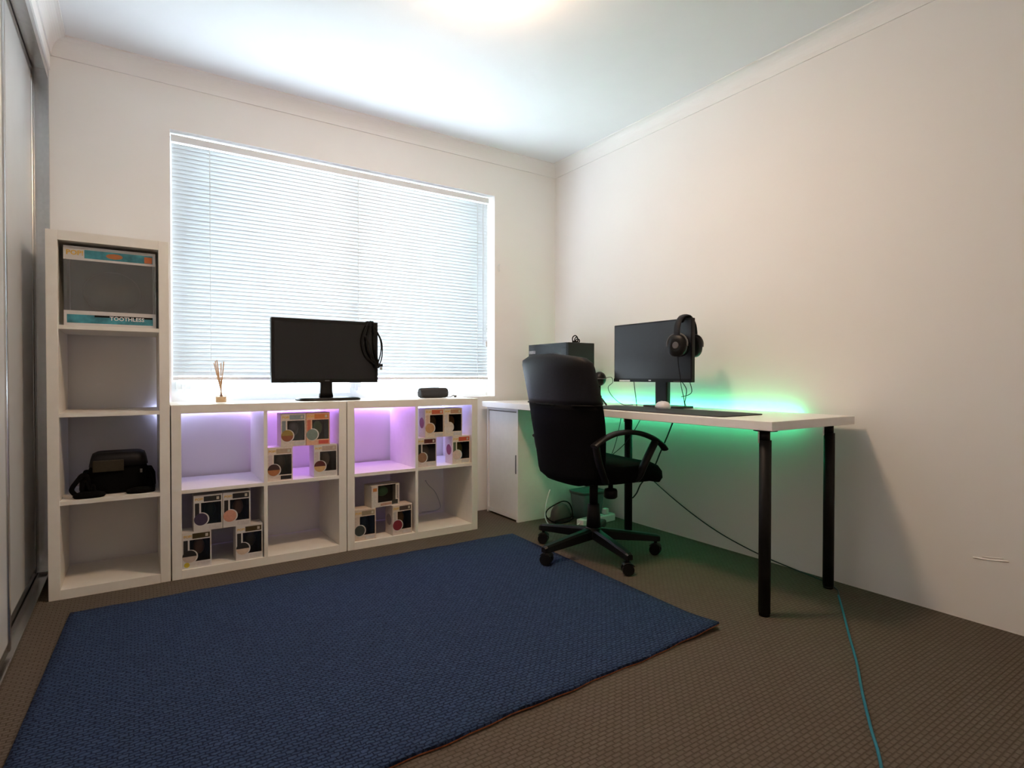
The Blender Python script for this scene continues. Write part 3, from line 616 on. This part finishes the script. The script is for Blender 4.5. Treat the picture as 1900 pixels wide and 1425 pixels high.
cb = Thing('cabinet', 'white cabinet with a flat door supporting the far end of the desk', 'cabinet', (-0.31, -0.2225, 0))
CX0, CX1, CY0, CY1, CH = -0.60, -0.065, -0.405, -0.040, 0.6935
for a, b in ((CY0, CY0 + 0.018), (CY1 - 0.018, CY1)): cb.part('side_panel', B(CX0, CX1, a, b, 0, CH, bev=0.001, seg=1), 'white_board', world=True)
cb.part('top_panel', B(CX0, CX1, CY0 + 0.018, CY1 - 0.018, CH - 0.018, CH), 'white_board', world=True)
cb.part('bottom_panel', B(CX0, CX1, CY0 + 0.018, CY1 - 0.018, 0.012, 0.034), 'white_board', world=True)
cb.part('back_panel', B(CX1 - 0.006, CX1 - 0.001, CY0 + 0.018, CY1 - 0.018, 0.034, CH - 0.018), 'white_board', world=True)
dr = cb.part('cabinet_door', B(CX0 + 0.006, CX0 + 0.022, CY0 + 0.021, CY1 - 0.021, 0.037, CH - 0.024, bev=0.001, seg=1), 'white_board', world=True)
bm = bmesh.new(); loft(bm, [sring((x, CY0 + 0.030, 0.351), (0, 1, 0), (0, 0, 1), 0.006, 0.058, 6, 24) for x in (CX0 + 0.0035, CX0 + 0.0065)]); cb.part('finger_pull', bm, 'grey_plastic', parent=dr, world=True)
bm = bmesh.new(); tube(bm, [(-0.40, -0.405, 0.575), (-0.40, -0.425, 0.575), (-0.41, -0.432, 0.572), (-0.43, -0.430, 0.568)], 0.005, 8, 4); cb.part('cable_hook', bm, 'white_plastic', world=True, label='small white hook')

# ------------------------------------------------------------------ on the desk
ZD = DZ1
t = Thing('desk_mat', 'long dark cloth mouse mat along the front of the desk', 'mouse mat', (-0.45, -1.40, ZD))
bm = bmesh.new(); loft(bm, [sring((0, 0, z), (1, 0, 0), (0, 1, 0), 0.150, 0.445, 14, 48) for z in (0.0003, 0.0042)]); t.part('mat_sheet', bm, 'desk_mat_cloth')
t = Thing('mouse', 'small white computer mouse on the dark mat', 'mouse', (-0.365, -1.335, ZD + 0.0042), math.radians(60))
bm = bmesh.new(); loft(bm, [sring((x, 0, 0), (1, 0, 0), (0, 1, 0), a, b, 2.6, 24) for x, a, b in ((0, 0.056, 0.031),)] + [[Vector((p.x + sx, p.y, zz)) for p in sring((0, 0, 0), (1, 0, 0), (0, 1, 0), a, b, 2.4, 24)] for zz, a, b, sx in ((0.012, 0.058, 0.033, 0), (0.024, 0.052, 0.029, -0.002), (0.033, 0.038, 0.02, -0.006), (0.037, 0.016, 0.008, -0.008))])
t.part('mouse_shell', bm, 'mouse_white')
bm = bmesh.new(); cyl(bm, (0.022, -0.004, 0.033), (0.022, 0.004, 0.033), 0.006, seg=14); t.part('scroll_wheel', bm, 'grey_plastic')

t = Thing('monitor', 'black slim-bezel monitor on the desk against the green glow', 'monitor', (-0.31, -1.20, ZD + 0.0002), -PI / 2)
# local -y faces the chair (world -x); local x runs along world -y
MW, MZ0, MZ1 = 0.532, 0.134, 0.446
t.part('screen_housing', B(-MW / 2, MW / 2, 0.0, 0.022, MZ0, MZ1, bev=0.003), 'black_plastic')
t.part('rear_cover', B(-0.17, 0.17, 0.020, 0.052, MZ0 + 0.04, MZ1 - 0.05, bev=0.012), 'black_plastic')
t.part('screen', B(-MW / 2 + 0.008, MW / 2 - 0.008, -0.0012, 0.0006, MZ0 + 0.018, MZ1 - 0.008), 'screen_matte')
t.part('chin_bezel', B(-MW / 2, MW / 2, -0.0025, 0.001, MZ0, MZ0 + 0.0175), 'black_plastic')
t.part('brand_mark', B(-0.008, 0.008, -0.0033, -0.0025, MZ0 + 0.006, MZ0 + 0.011), 'text_white')
for a, b in ((-0.222, -0.142), (0.155, 0.200)): t.part('sticker', B(a, b, -0.0030, -0.0025, MZ0 + 0.002, MZ0 + (0.010 if a < 0 else 0.006)), 'grey_plastic' if a > 0 else 'text_white')
t.part('stand_neck', B(0.005, 0.085, 0.030, 0.060, 0.008, 0.24, bev=0.006), 'grey_plastic' if False else 'black_plastic')
bm = bmesh.new(); loft(bm, [sring((0.035, 0.095, z), (1, 0, 0), (0, 1, 0), 0.125, 0.075, 5, 32) for z in (0.0, 0.011)]); t.part('stand_foot', bm, 'black_plastic')

# headphones hanging over the monitor's corner
t = Thing('headphones', 'black over-ear headphones hung on the corner of the desk monitor', 'headphones', (-0.299, -1.418, 1.041), math.radians(6))
bm = bmesh.new(); tube(bm, [(-0.072, 0, 0.035), (-0.074, 0, 0.070), (-0.060, 0, 0.114), (-0.024, 0, 0.145), (0.024, 0, 0.145), (0.060, 0, 0.114), (0.074, 0, 0.070), (0.072, 0, 0.035)], 0.01, 10, 6, flat=(0.018, 0.006), up=(0, 1, 0)); hb = t.part('headband', bm, 'black_leather')
bm = bmesh.new(); tube(bm, [(-0.050, 0, 0.112), (-0.020, 0, 0.140), (0.020, 0, 0.140), (0.050, 0, 0.112)], 0.01, 10, 6, flat=(0.022, 0.005), up=(0, 1, 0)); t.part('headband_pad', bm, 'black_fabric', parent=hb)
for s_ in (-1, 1):
    M = Matrix.Translation((s_ * 0.066, 0, 0.000)) @ Matrix.Rotation(s_ * PI / 2, 4, 'Y') @ Matrix.Rotation(0.12, 4, 'X') @ Matrix.Diagonal((1.15, 1.15, 1.0, 1.0))
    bm = bmesh.new(); loft(bm, [sring((0, 0, z), (1, 0, 0), (0, 1, 0), a * 1.12, a, 2.3, 28) for z, a in ((-0.014, 0.030), (-0.010, 0.040), (0.010, 0.042), (0.018, 0.036), (0.022, 0.022))]); bm.transform(M); ec = t.part('ear_cup', bm, 'black_plastic')
    bm = bmesh.new(); loft(bm, [sring((0, 0, z), (1, 0, 0), (0, 1, 0), a * 1.12, a, 2.3, 28) for z, a in ((-0.036, 0.030), (-0.032, 0.040), (-0.018, 0.042), (-0.0135, 0.037))]); bm.transform(M); t.part('ear_pad', bm, 'black_fabric', parent=ec)
    bm = bmesh.new(); loft(bm, [sring((0, 0, z), (1, 0, 0), (0, 1, 0), a, a, 2, 20) for z, a in ((0.0218, 0.015), (0.0240, 0.013))]); bm.transform(M); t.part('cup_badge', bm, 'grey_plastic', parent=ec)
    bm = bmesh.new(); tube(bm, [(-s_ * u_, v_, 0.006) for u_, v_ in ((-0.004, -0.046), (0.018, -0.045), (0.040, -0.030), (0.051, 0), (0.040, 0.030), (0.018, 0.045), (-0.004, 0.046))], 0.0035, 8, 5); bm.transform(M); t.part('yoke', bm, 'grey_plastic')
bm = bmesh.new(); tube(bm, [(-0.066, 0.0, -0.036), (-0.062, -0.002, -0.09), (-0.050, -0.004, -0.15), (-0.040, -0.004, -0.20), (0.0, 0.01, -0.25), (0.04, 0.03, -0.300), (0.06, 0.05, -0.309)], 0.002, 6, 6); t.part('cord', bm, 'black_matte')

# computer tower
t = Thing('computer_tower', 'black computer tower with glass side in the corner of the desk', 'computer', (-0.25, -0.385, ZD + 0.0002))
X0, X1, Y0, Y1, HH = -0.375, -0.165, -0.590, -0.200, 0.369
def W(*a, **k): bm = B(*a, **k); return bm
bm = bmesh.new(); z0 = ZD + 0.012; z1 = ZD + HH
box(bm, X0 + 0.004, X1, Y0, Y1, z0, z0 + 0.006); box(bm, X0 + 0.004, X1, Y0, Y1, z1 - 0.008, z1); box(bm, X1 - 0.004, X1, Y0, Y1, z0 + 0.006, z1 - 0.008); box(bm, X0 + 0.004, X1 - 0.004, Y1 - 0.004, Y1, z0 + 0.006, z1 - 0.008); box(bm, X0 + 0.006, X1 - 0.004, Y0 + 0.03, Y1 - 0.004, z0 + 0.006, z0 + 0.09)
t.part('case_body', bm, 'black_metal', world=True)
t.part('front_panel', B(X0 + 0.002, X1, Y0 - 0.018, Y0 - 0.0002, z0, z1, bev=0.004), mat('pc_front', (0.012, 0.013, 0.014), 0.5, spec=0.3) and 'pc_front', world=True)
t.part('glass_side', B(X0, X0 + 0.004, Y0, Y1, z0, z1), 'case_glass', world=True)
t.part('motherboard', B(X1 - 0.03, X1 - 0.022, Y0 + 0.06, Y1 - 0.03, z0 + 0.10, z1 - 0.02), mat('board_dark', (0.03, 0.034, 0.04), 0.6) and 'board_dark', world=True)
t.part('graphics_card', B(X0 + 0.05, X1 - 0.031, Y0 + 0.10, Y1 - 0.03, z0 + 0.14, z0 + 0.175, bev=0.003), 'grey_plastic', world=True)
bm = bmesh.new(); cyl(bm, (X0 + 0.05, -0.33, z1 - 0.09), (X1 - 0.031, -0.33, z1 - 0.09), 0.045, seg=20); t.part('cpu_cooler', bm, mat('cooler_grey', (0.22, 0.24, 0.27), 0.4, 0.5) and 'cooler_grey', world=True)
for j in range(4): t.part('memory_stick', B(X0 + 0.10, X1 - 0.031, -0.42 - j * 0.012, -0.416 - j * 0.012, z1 - 0.14, z1 - 0.03), 'cooler_grey', world=True)
t.part('light_label', B(X0 - 0.0006, X0, -0.275, -0.205, z1 - 0.060, z1 - 0.040), mat('pc_label', (0.30, 0.30, 0.31), 0.5, var=0.4, scale=150) and 'pc_label', world=True)
for x in (X0 + 0.02, X1 - 0.04):
    for y in (Y0 + 0.03, Y1 - 0.05): t.part('foot', B(x, x + 0.022, y, y + 0.022, ZD + 0.0003, z0), 'black_matte', world=True)
t = Thing('cable_tangle', 'small tangle of black cable on top of the computer tower', 'cable', (-0.235, -0.50, ZD + HH + 0.0004))
for k2, (rx, rz_, ph) in enumerate(((0.022, 0.046, 0.0), (0.030, 0.036, 0.8), (0.034, 0.026, 1.7))):
    bm = bmesh.new(); pts = []
    for i in range(10):
        a = 2 * PI * i / 10; pts.append((rx * math.cos(a) * math.cos(ph) + (0.01 * k2), -0.006 + rx * math.cos(a) * math.sin(ph) * 0.4, 0.004 + rz_ / 1 * (0.5 + 0.5 * math.sin(a))))
    tube(bm, pts, 0.0035, 7, 4, closed=True); t.part('cable_loop', bm, 'black_matte')
t.part('plug', B(-0.02, 0.012, -0.014, 0.002, 0.0, 0.018, bev=0.003), 'black_plastic')

# microphone
t = Thing('microphone', 'round black desk microphone on a short tripod', 'microphone', (-0.362, -0.873, ZD + 0.0003))
t.part('mic_head', ball(bmesh.new(), (0, 0, 0.150), 0.036, 0.036, 0.040, 24, 16), 'black_plastic')
bm = bmesh.new(); tube(bm, [(0.0365 * math.cos(2 * PI * i / 12), 0.0365 * math.sin(2 * PI * i / 12), 0.150) for i in range(12)], 0.003, 6, 3, closed=True); t.part('mic_band', bm, 'grey_plastic')
cyl(bm := bmesh.new(), (0, 0, 0.045), (0, 0, 0.114), 0.006, seg=12); t.part('stem', bm, 'black_plastic')
t.part('stem_joint', ball(bmesh.new(), (0, 0, 0.048), 0.012, seg=14, rows=8), 'black_plastic')
for a in (0.5, 2.6, 4.7):
    bm = bmesh.new(); tube(bm, [(0, 0, 0.048), (0.02 * math.cos(a), 0.02 * math.sin(a), 0.036), (0.055 * math.cos(a), 0.055 * math.sin(a), 0.005)], 0.005, 8, 4); t.part('tripod_leg', bm, 'black_plastic')
bm = bmesh.new(); tube(bm, [(0.03, -0.012, 0.155), (0.07, -0.02, 0.158), (0.078, -0.022, 0.13), (0.05, -0.015, 0.10), (0.06, -0.04, 0.05), (0.10, -0.08, 0.006), (0.16, -0.10, 0.003)], 0.0018, 6, 8); t.part('cord', bm, 'dark_cable')

# loose leads around the desk monitor and under the desk
def lead(label, pts, r=0.0022, m='dark_cable', nme='power_lead', loc=None, ends=None):
    loc = loc or pts[-1]; t = Thing(nme, label, 'cable', loc)
    bm = bmesh.new(); tube(bm, pts, r, 7, 8); t.part('lead', bm, m, world=True)
    e = Vector(pts[0]); t.part('plug', ball(bmesh.new(), e, r * 1.9, seg=10, rows=6), m, world=True)
    return t
lead('thin dark lead hanging from the left underside of the desk monitor', [(-0.285, -1.06, 0.868), (-0.283, -1.065, 0.82), (-0.28, -1.07, 0.78), (-0.275, -1.072, 0.732)])
lead('dark lead looping behind the neck of the desk monitor', [(-0.275, -1.375, 0.868), (-0.27, -1.40, 0.83), (-0.262, -1.39, 0.79), (-0.25, -1.375, 0.76), (-0.24, -1.38, 0.732)])
lead('dark lead crossing toward the neck of the desk monitor', [(-0.27, -1.42, 0.868), (-0.26, -1.425, 0.82), (-0.25, -1.395, 0.80), (-0.24, -1.345, 0.79)], 0.002)
lead('thick dark lead hanging in front of the chair arm under the desk', [(-0.28, -1.335, 0.686), (-0.28, -1.32, 0.651), (-0.28, -1.289, 0.586), (-0.28, -1.243, 0.498), (-0.28, -1.2, 0.414), (-0.28, -1.151, 0.359), (-0.28, -1.105, 0.309), (-0.275, -1.074, 0.26), (-0.265, -1.034, 0.226), (-0.22, -0.98, 0.222)], 0.0038)
lead('thin lead drooping left of the middle desk leg', [(-0.20, -0.885, 0.690), (-0.2, -0.867, 0.616), (-0.2, -0.841, 0.526), (-0.2, -0.814, 0.46), (-0.2, -0.787, 0.409)], 0.002)
lead('thin lead slanting across the middle desk leg', [(-0.32, -1.155, 0.690), (-0.32, -1.134, 0.654), (-0.325, -1.099, 0.6), (-0.33, -1.031, 0.522), (-0.33, -0.935, 0.452)], 0.002)
bc = Thing('network_cable', 'blue network cable running down the wall and across the carpet', 'cable', (-0.13, -2.06, 0.004))
bm = bmesh.new(); tube(bm, [(-0.02, -0.90, 0.32), (-0.02, -0.97, 0.278), (-0.02, -1.12, 0.200), (-0.02, -1.29, 0.125), (-0.018, -1.45, 0.070), (-0.018, -1.64, 0.028), (-0.02, -1.80, 0.008), (-0.05, -1.95, 0.005), (-0.105, -2.045, 0.005), (-0.17, -2.085, 0.005)], 0.0030, 8, 8); bc.part('cable_run', bm, 'dark_cable', world=True)
bm = bmesh.new(); tube(bm, [(-0.17, -2.085, 0.005), (-0.30, -2.165, 0.005), (-0.5, -2.285, 0.005), (-0.68, -2.395, 0.005), (-0.849, -2.490, 0.005), (-1.0, -2.58, 0.005), (-1.129, -2.659, 0.005), (-1.40, -2.80, 0.005), (-1.8, -3.0, 0.005)], 0.0040, 8, 8); bc.part('cable_run', bm, 'blue_cable', world=True)

lead('pale lead loop against the wall inside the lower right cube of the end shelf', [(-1.03, -0.012, 0.24), (-1.01, -0.012, 0.211), (-0.966, -0.012, 0.165), (-0.936, -0.012, 0.1), (-0.93, -0.012, 0.058), (-0.974, -0.012, 0.045), (-1.058, -0.012, 0.047)], 0.0024, 'socket_grey')
t = Thing('waste_bin', 'dark tapered plastic bin under the desk behind the power board', 'bin', (-0.165, -0.545, 0))
bm = bmesh.new()
loft(bm, [sring((0, 0, z), (1, 0, 0), (0, 1, 0), a, b, 5, 32) for z, a, b in ((0.0, 0.072, 0.055), (0.004, 0.076, 0.058), (0.17, 0.098, 0.076), (0.172, 0.094, 0.072), (0.01, 0.072, 0.054))], cap=True); t.part('bin_body', bm, 'bin_plastic')
bm = bmesh.new(); loft(bm, [sring((0, 0, z), (1, 0, 0), (0, 1, 0), a, b, 5, 32) for z, a, b in ((0.160, 0.099, 0.077), (0.174, 0.103, 0.081), (0.178, 0.103, 0.081), (0.178, 0.095, 0.073), (0.160, 0.094, 0.072))], closed=True); t.part('bin_rim', bm, 'bin_plastic')
t = Thing('power_board', 'white power board on the carpet under the desk', 'power board', (-0.195, -0.675, 0), math.radians(5))
t.part('board_case', B(-0.155, 0.130, -0.028, 0.028, 0.0, 0.044, bev=0.006), 'white_plastic')
for j in range(4): t.part('socket', B(-0.125 + j * 0.056, -0.085 + j * 0.056, -0.018, 0.018, 0.0435, 0.0455), mat('socket_grey', (0.5, 0.5, 0.5), 0.4) and 'socket_grey')
t.part('plug', B(-0.06, -0.025, -0.015, 0.015, 0.045, 0.085, bev=0.005), 'black_plastic'); t.part('plug', B(0.055, 0.085, -0.015, 0.015, 0.045, 0.08, bev=0.005), 'white_plastic')
bm = bmesh.new(); tube(bm, [(-0.155, 0, 0.024), (-0.20, -0.005, 0.010), (-0.26, 0.02, 0.006), (-0.315, 0.06, 0.008), (-0.31, 0.13, 0.05), (-0.27, 0.17, 0.12), (-0.22, 0.19, 0.20)], 0.0035, 8, 8); t.part('power_cord', bm, 'white_plastic')
bm = bmesh.new(); tube(bm, [(-0.155, 0.006, 0.02), (-0.22, -0.015, 0.007), (-0.29, 0.0, 0.005), (-0.345, 0.05, 0.006), (-0.36, 0.10, 0.02)], 0.003, 8, 8); t.part('power_cord', bm, 'white_plastic')
t = Thing('cable_coil', 'looped black cable around a grey adaptor beside the cabinet', 'cable', (-0.365, -0.525, 0))
bm = bmesh.new(); loft(bm, [sring((0, 0, z), (1, 0, 0), (0, 1, 0), a, b, 3, 24) for z, a, b in ((0.001, 0.066, 0.030), (0.02, 0.072, 0.034), (0.07, 0.062, 0.032), (0.10, 0.042, 0.026), (0.112, 0.02, 0.014))]); t.part('adaptor', bm, mat('adaptor_grey', (0.07, 0.072, 0.068), 0.7) and 'adaptor_grey')
bm = bmesh.new(); tube(bm, [(-0.02, -0.038, 0.006), (-0.09, -0.035, 0.02), (-0.125, -0.02, 0.055), (-0.11, -0.015, 0.09), (-0.05, -0.02, 0.118), (0.01, -0.02, 0.128), (0.05, -0.025, 0.11), (0.062, -0.04, 0.06), (0.05, -0.045, 0.015)], 0.0038, 8, 6, closed=True); t.part('cable_loop', bm, 'black_matte')
bm = bmesh.new(); tube(bm, [(-0.06, -0.045, 0.006), (0.0, -0.05, 0.012), (0.06, -0.046, 0.02), (0.07, -0.038, 0.03), (0.0, -0.046, 0.03), (-0.07, -0.04, 0.02)], 0.0045, 8, 6, closed=True); t.part('cable_loop', bm, 'black_matte')

# ------------------------------------------------------------------ office chair
ch = Thing('office_chair', 'black office chair with padded back and loop arms at the desk', 'chair', (-0.630, -1.125, 0.0), math.radians(-6))
angs = [math.radians(a) for a in (113, 190, 263.5, 333, 45)]
for ai, a in enumerate(angs):
    rz = 0.0125 if ai == 1 else 0.0
    ca, sa = math.cos(a), math.sin(a); d = Vector((ca, sa, 0)); n = Vector((-sa, ca, 0))
    bm = bmesh.new()
    loft(bm, [[Vector(c) + n * w_ * sx + Vector((0, 0, h_ * sz)) for sx, sz in ((-1, -1), (1, -1), (1, 0.6), (0.6, 1), (-0.6, 1), (-1, 0.6))] for c, w_, h_ in
              ((d * 0.015 + Vector((0, 0, 0.112)), 0.023, 0.026), (d * 0.16 + Vector((0, 0, 0.100)), 0.021, 0.022), (d * 0.318 + Vector((0, 0, 0.086)), 0.018, 0.016), (d * 0.331 + Vector((0, 0, 0.083)), 0.014, 0.012))])
    for f in bm.faces: f.smooth = False
    lg = ch.part('base_arm', bm, 'black_plastic')
    c = d * 0.311; off = d * 0.012
    bm = bmesh.new(); cyl(bm, c + Vector((0, 0, 0.05)), c + Vector((0, 0, 0.078)), 0.008, seg=10); cst = ch.part('caster_stem', bm, 'black_metal', parent=lg)
    sw = 0.98 + random.uniform(-0.45, 0.45); n2 = Vector((math.cos(sw), math.sin(sw), 0))
    for s in (-1, 1):
        bm = bmesh.new(); cyl(bm, c + n2 * s * 0.006 + Vector((0, 0, 0.0275 + rz)), c + n2 * s * 0.026 + Vector((0, 0, 0.0275 + rz)), 0.0272, 0.0255, seg=20); ch.part('caster_wheel', bm, 'black_plastic', parent=lg)
    bm = bmesh.new(); tv = n2.cross(Vector((0, 0, 1)))
    tube(bm, [c + tv * 0.030 * math.cos(b_) + Vector((0, 0, 0.0275 + rz + 0.030 * math.sin(b_))) for b_ in (0.5, 0.9, 1.3, 1.7, 2.1, 2.5)], 0.004, 8, 3, flat=(0.026, 0.003), up=tuple(n2)); ch.part('caster_hood', bm, 'black_plastic', parent=lg)
bm = bmesh.new(); lathe(bm, [(0.040, 0.085), (0.042, 0.10), (0.040, 0.138), (0.030, 0.145)], seg=24); ch.part('base_hub', bm, 'black_plastic')
bm = bmesh.new(); lathe(bm, [(0.036, 0.14), (0.033, 0.20), (0.029, 0.255), (0.024, 0.258)], seg=24); ch.part('column_cover', bm, 'black_plastic')
bm = bmesh.new(); lathe(bm, [(0.021, 0.25), (0.021, 0.37)], seg=20); ch.part('gas_column', bm, 'black_metal')
ch.part('tilt_mechanism', B(-0.10, 0.12, -0.075, 0.075, 0.362, 0.408, bev=0.008), 'black_metal')
bm = bmesh.new(); lathe(bm, [(0.012, 0.365), (0.012, 0.33), (0.030, 0.325), (0.034, 0.315), (0.034, 0.285), (0.026, 0.278)], (0.090, -0.02, 0), 18); ch.part('tension_knob', bm, 'black_plastic')
bm = bmesh.new(); tube(bm, [(0.0, 0.05, 0.375), (-0.01, 0.16, 0.368), (-0.03, 0.24, 0.355), (-0.045, 0.262, 0.338)], 0.006, 8, 5); ch.part('height_lever', bm, 'black_plastic')
bm = bmesh.new()
loft(bm, [sring((0.054, 0, z - 0.018), (1, 0, 0), (0, 1, 0), a, b, 4.2, 48) for z, a, b in ((0.405, 0.205, 0.205), (0.415, 0.235, 0.232), (0.440, 0.246, 0.243), (0.470, 0.244, 0.241), (0.490, 0.228, 0.226), (0.500, 0.190, 0.190), (0.503, 0.10, 0.10))])
for v in bm.verts:
    u = (v.co.x - 0.054) / 0.246
    if u > 0.45: v.co.z -= 0.045 * ((u - 0.45) / 0.55) ** 2
ch.part('seat', bm, 'black_fabric')
# backrest
bm = bmesh.new(); rings = []
NB = 26
for i in range(NB + 1):
    t_ = i / NB; z = 0.378 + 0.620 * t_
    hw = 0.258 + 0.036 * math.sin(PI / 2 * min(1, t_ * 1.25))
    if t_ > 0.89: hw *= max(0.0, 1 - ((t_ - 0.89) / 0.1115) ** 3.0) ** 0.30
    if t_ < 0.10: hw *= max(0.0, 1 - ((0.10 - t_) / 0.112) ** 2.6) ** 0.42
    th = 0.050 * (1 - 0.30 * abs(2 * t_ - 0.9))
    if t_ > 0.90: th *= max(0.0, 1 - ((t_ - 0.90) / 0.106) ** 2.2) ** 0.5
    if t_ < 0.06: th *= max(0.0, 1 - ((0.06 - t_) / 0.066) ** 2.2) ** 0.5
    cxx = -0.176 - 0.105 * t_ + 0.016 * math.sin(PI * t_ * 1.15)
    ring = sring((cxx, 0.026, z), (0, 1, 0), (1, 0, 0), hw, th, 4.2, 48)
    ring = [Vector((p.x + 0.055 * (abs(p.y - 0.026) / 0.265) ** 2.2, p.y, p.z)) for p in ring]
    rings.append(ring)
loft(bm, rings[:17]); bk_ = ch.part('backrest', bm, 'black_fabric')
bm = bmesh.new(); loft(bm, rings[16:]); ch.part('headrest_panel', bm, 'black_leather', label='smooth upper panel of the chair back')
bm = bmesh.new(); tube(bm, [Vector(p) for p in rings[16][::4]], 0.0035, 6, 3, closed=True); ch.part('back_seam', bm, 'black_matte', parent=bk_)
bm = bmesh.new(); tube(bm, [(-0.07, 0, 0.385), (-0.16, 0, 0.388), (-0.185, 0, 0.42), (-0.19, 0, 0.50)], 0.01, 8, 5, flat=(0.035, 0.006), up=(0, 1, 0)); ch.part('back_bracket', bm, 'black_metal')
for s in (-1, 1):
    y = s * 0.262
    bm = bmesh.new(); tube(bm, [(0.225, y, 0.545), (0.20, y, 0.572), (0.14, y, 0.606), (0.05, y, 0.632), (-0.05, y, 0.634), (-0.13, y, 0.612), (-0.19, y, 0.578)], 0.01, 10, 6, flat=(0.024, 0.012), up=(0, 1, 0)); ar = ch.part('armrest', bm, 'black_plastic')
    bm = bmesh.new(); tube(bm, [(0.165, y, 0.585), (0.135, y, 0.54), (0.105, y * 0.97, 0.48), (0.085, y * 0.86, 0.412), (0.06, y * 0.6, 0.402)], 0.01, 10, 5, flat=(0.022, 0.014), up=(0, 1, 0)); ch.part('arm_support', bm, 'black_plastic', parent=ar)
    bm = bmesh.new(); tube(bm, [(-0.178, y, 0.585), (-0.165, y, 0.52), (-0.135, y * 0.97, 0.45), (-0.10, y * 0.86, 0.412), (-0.06, y * 0.6, 0.402)], 0.01, 10, 5, flat=(0.022, 0.014), up=(0, 1, 0)); ch.part('arm_support', bm, 'black_plastic', parent=ar)
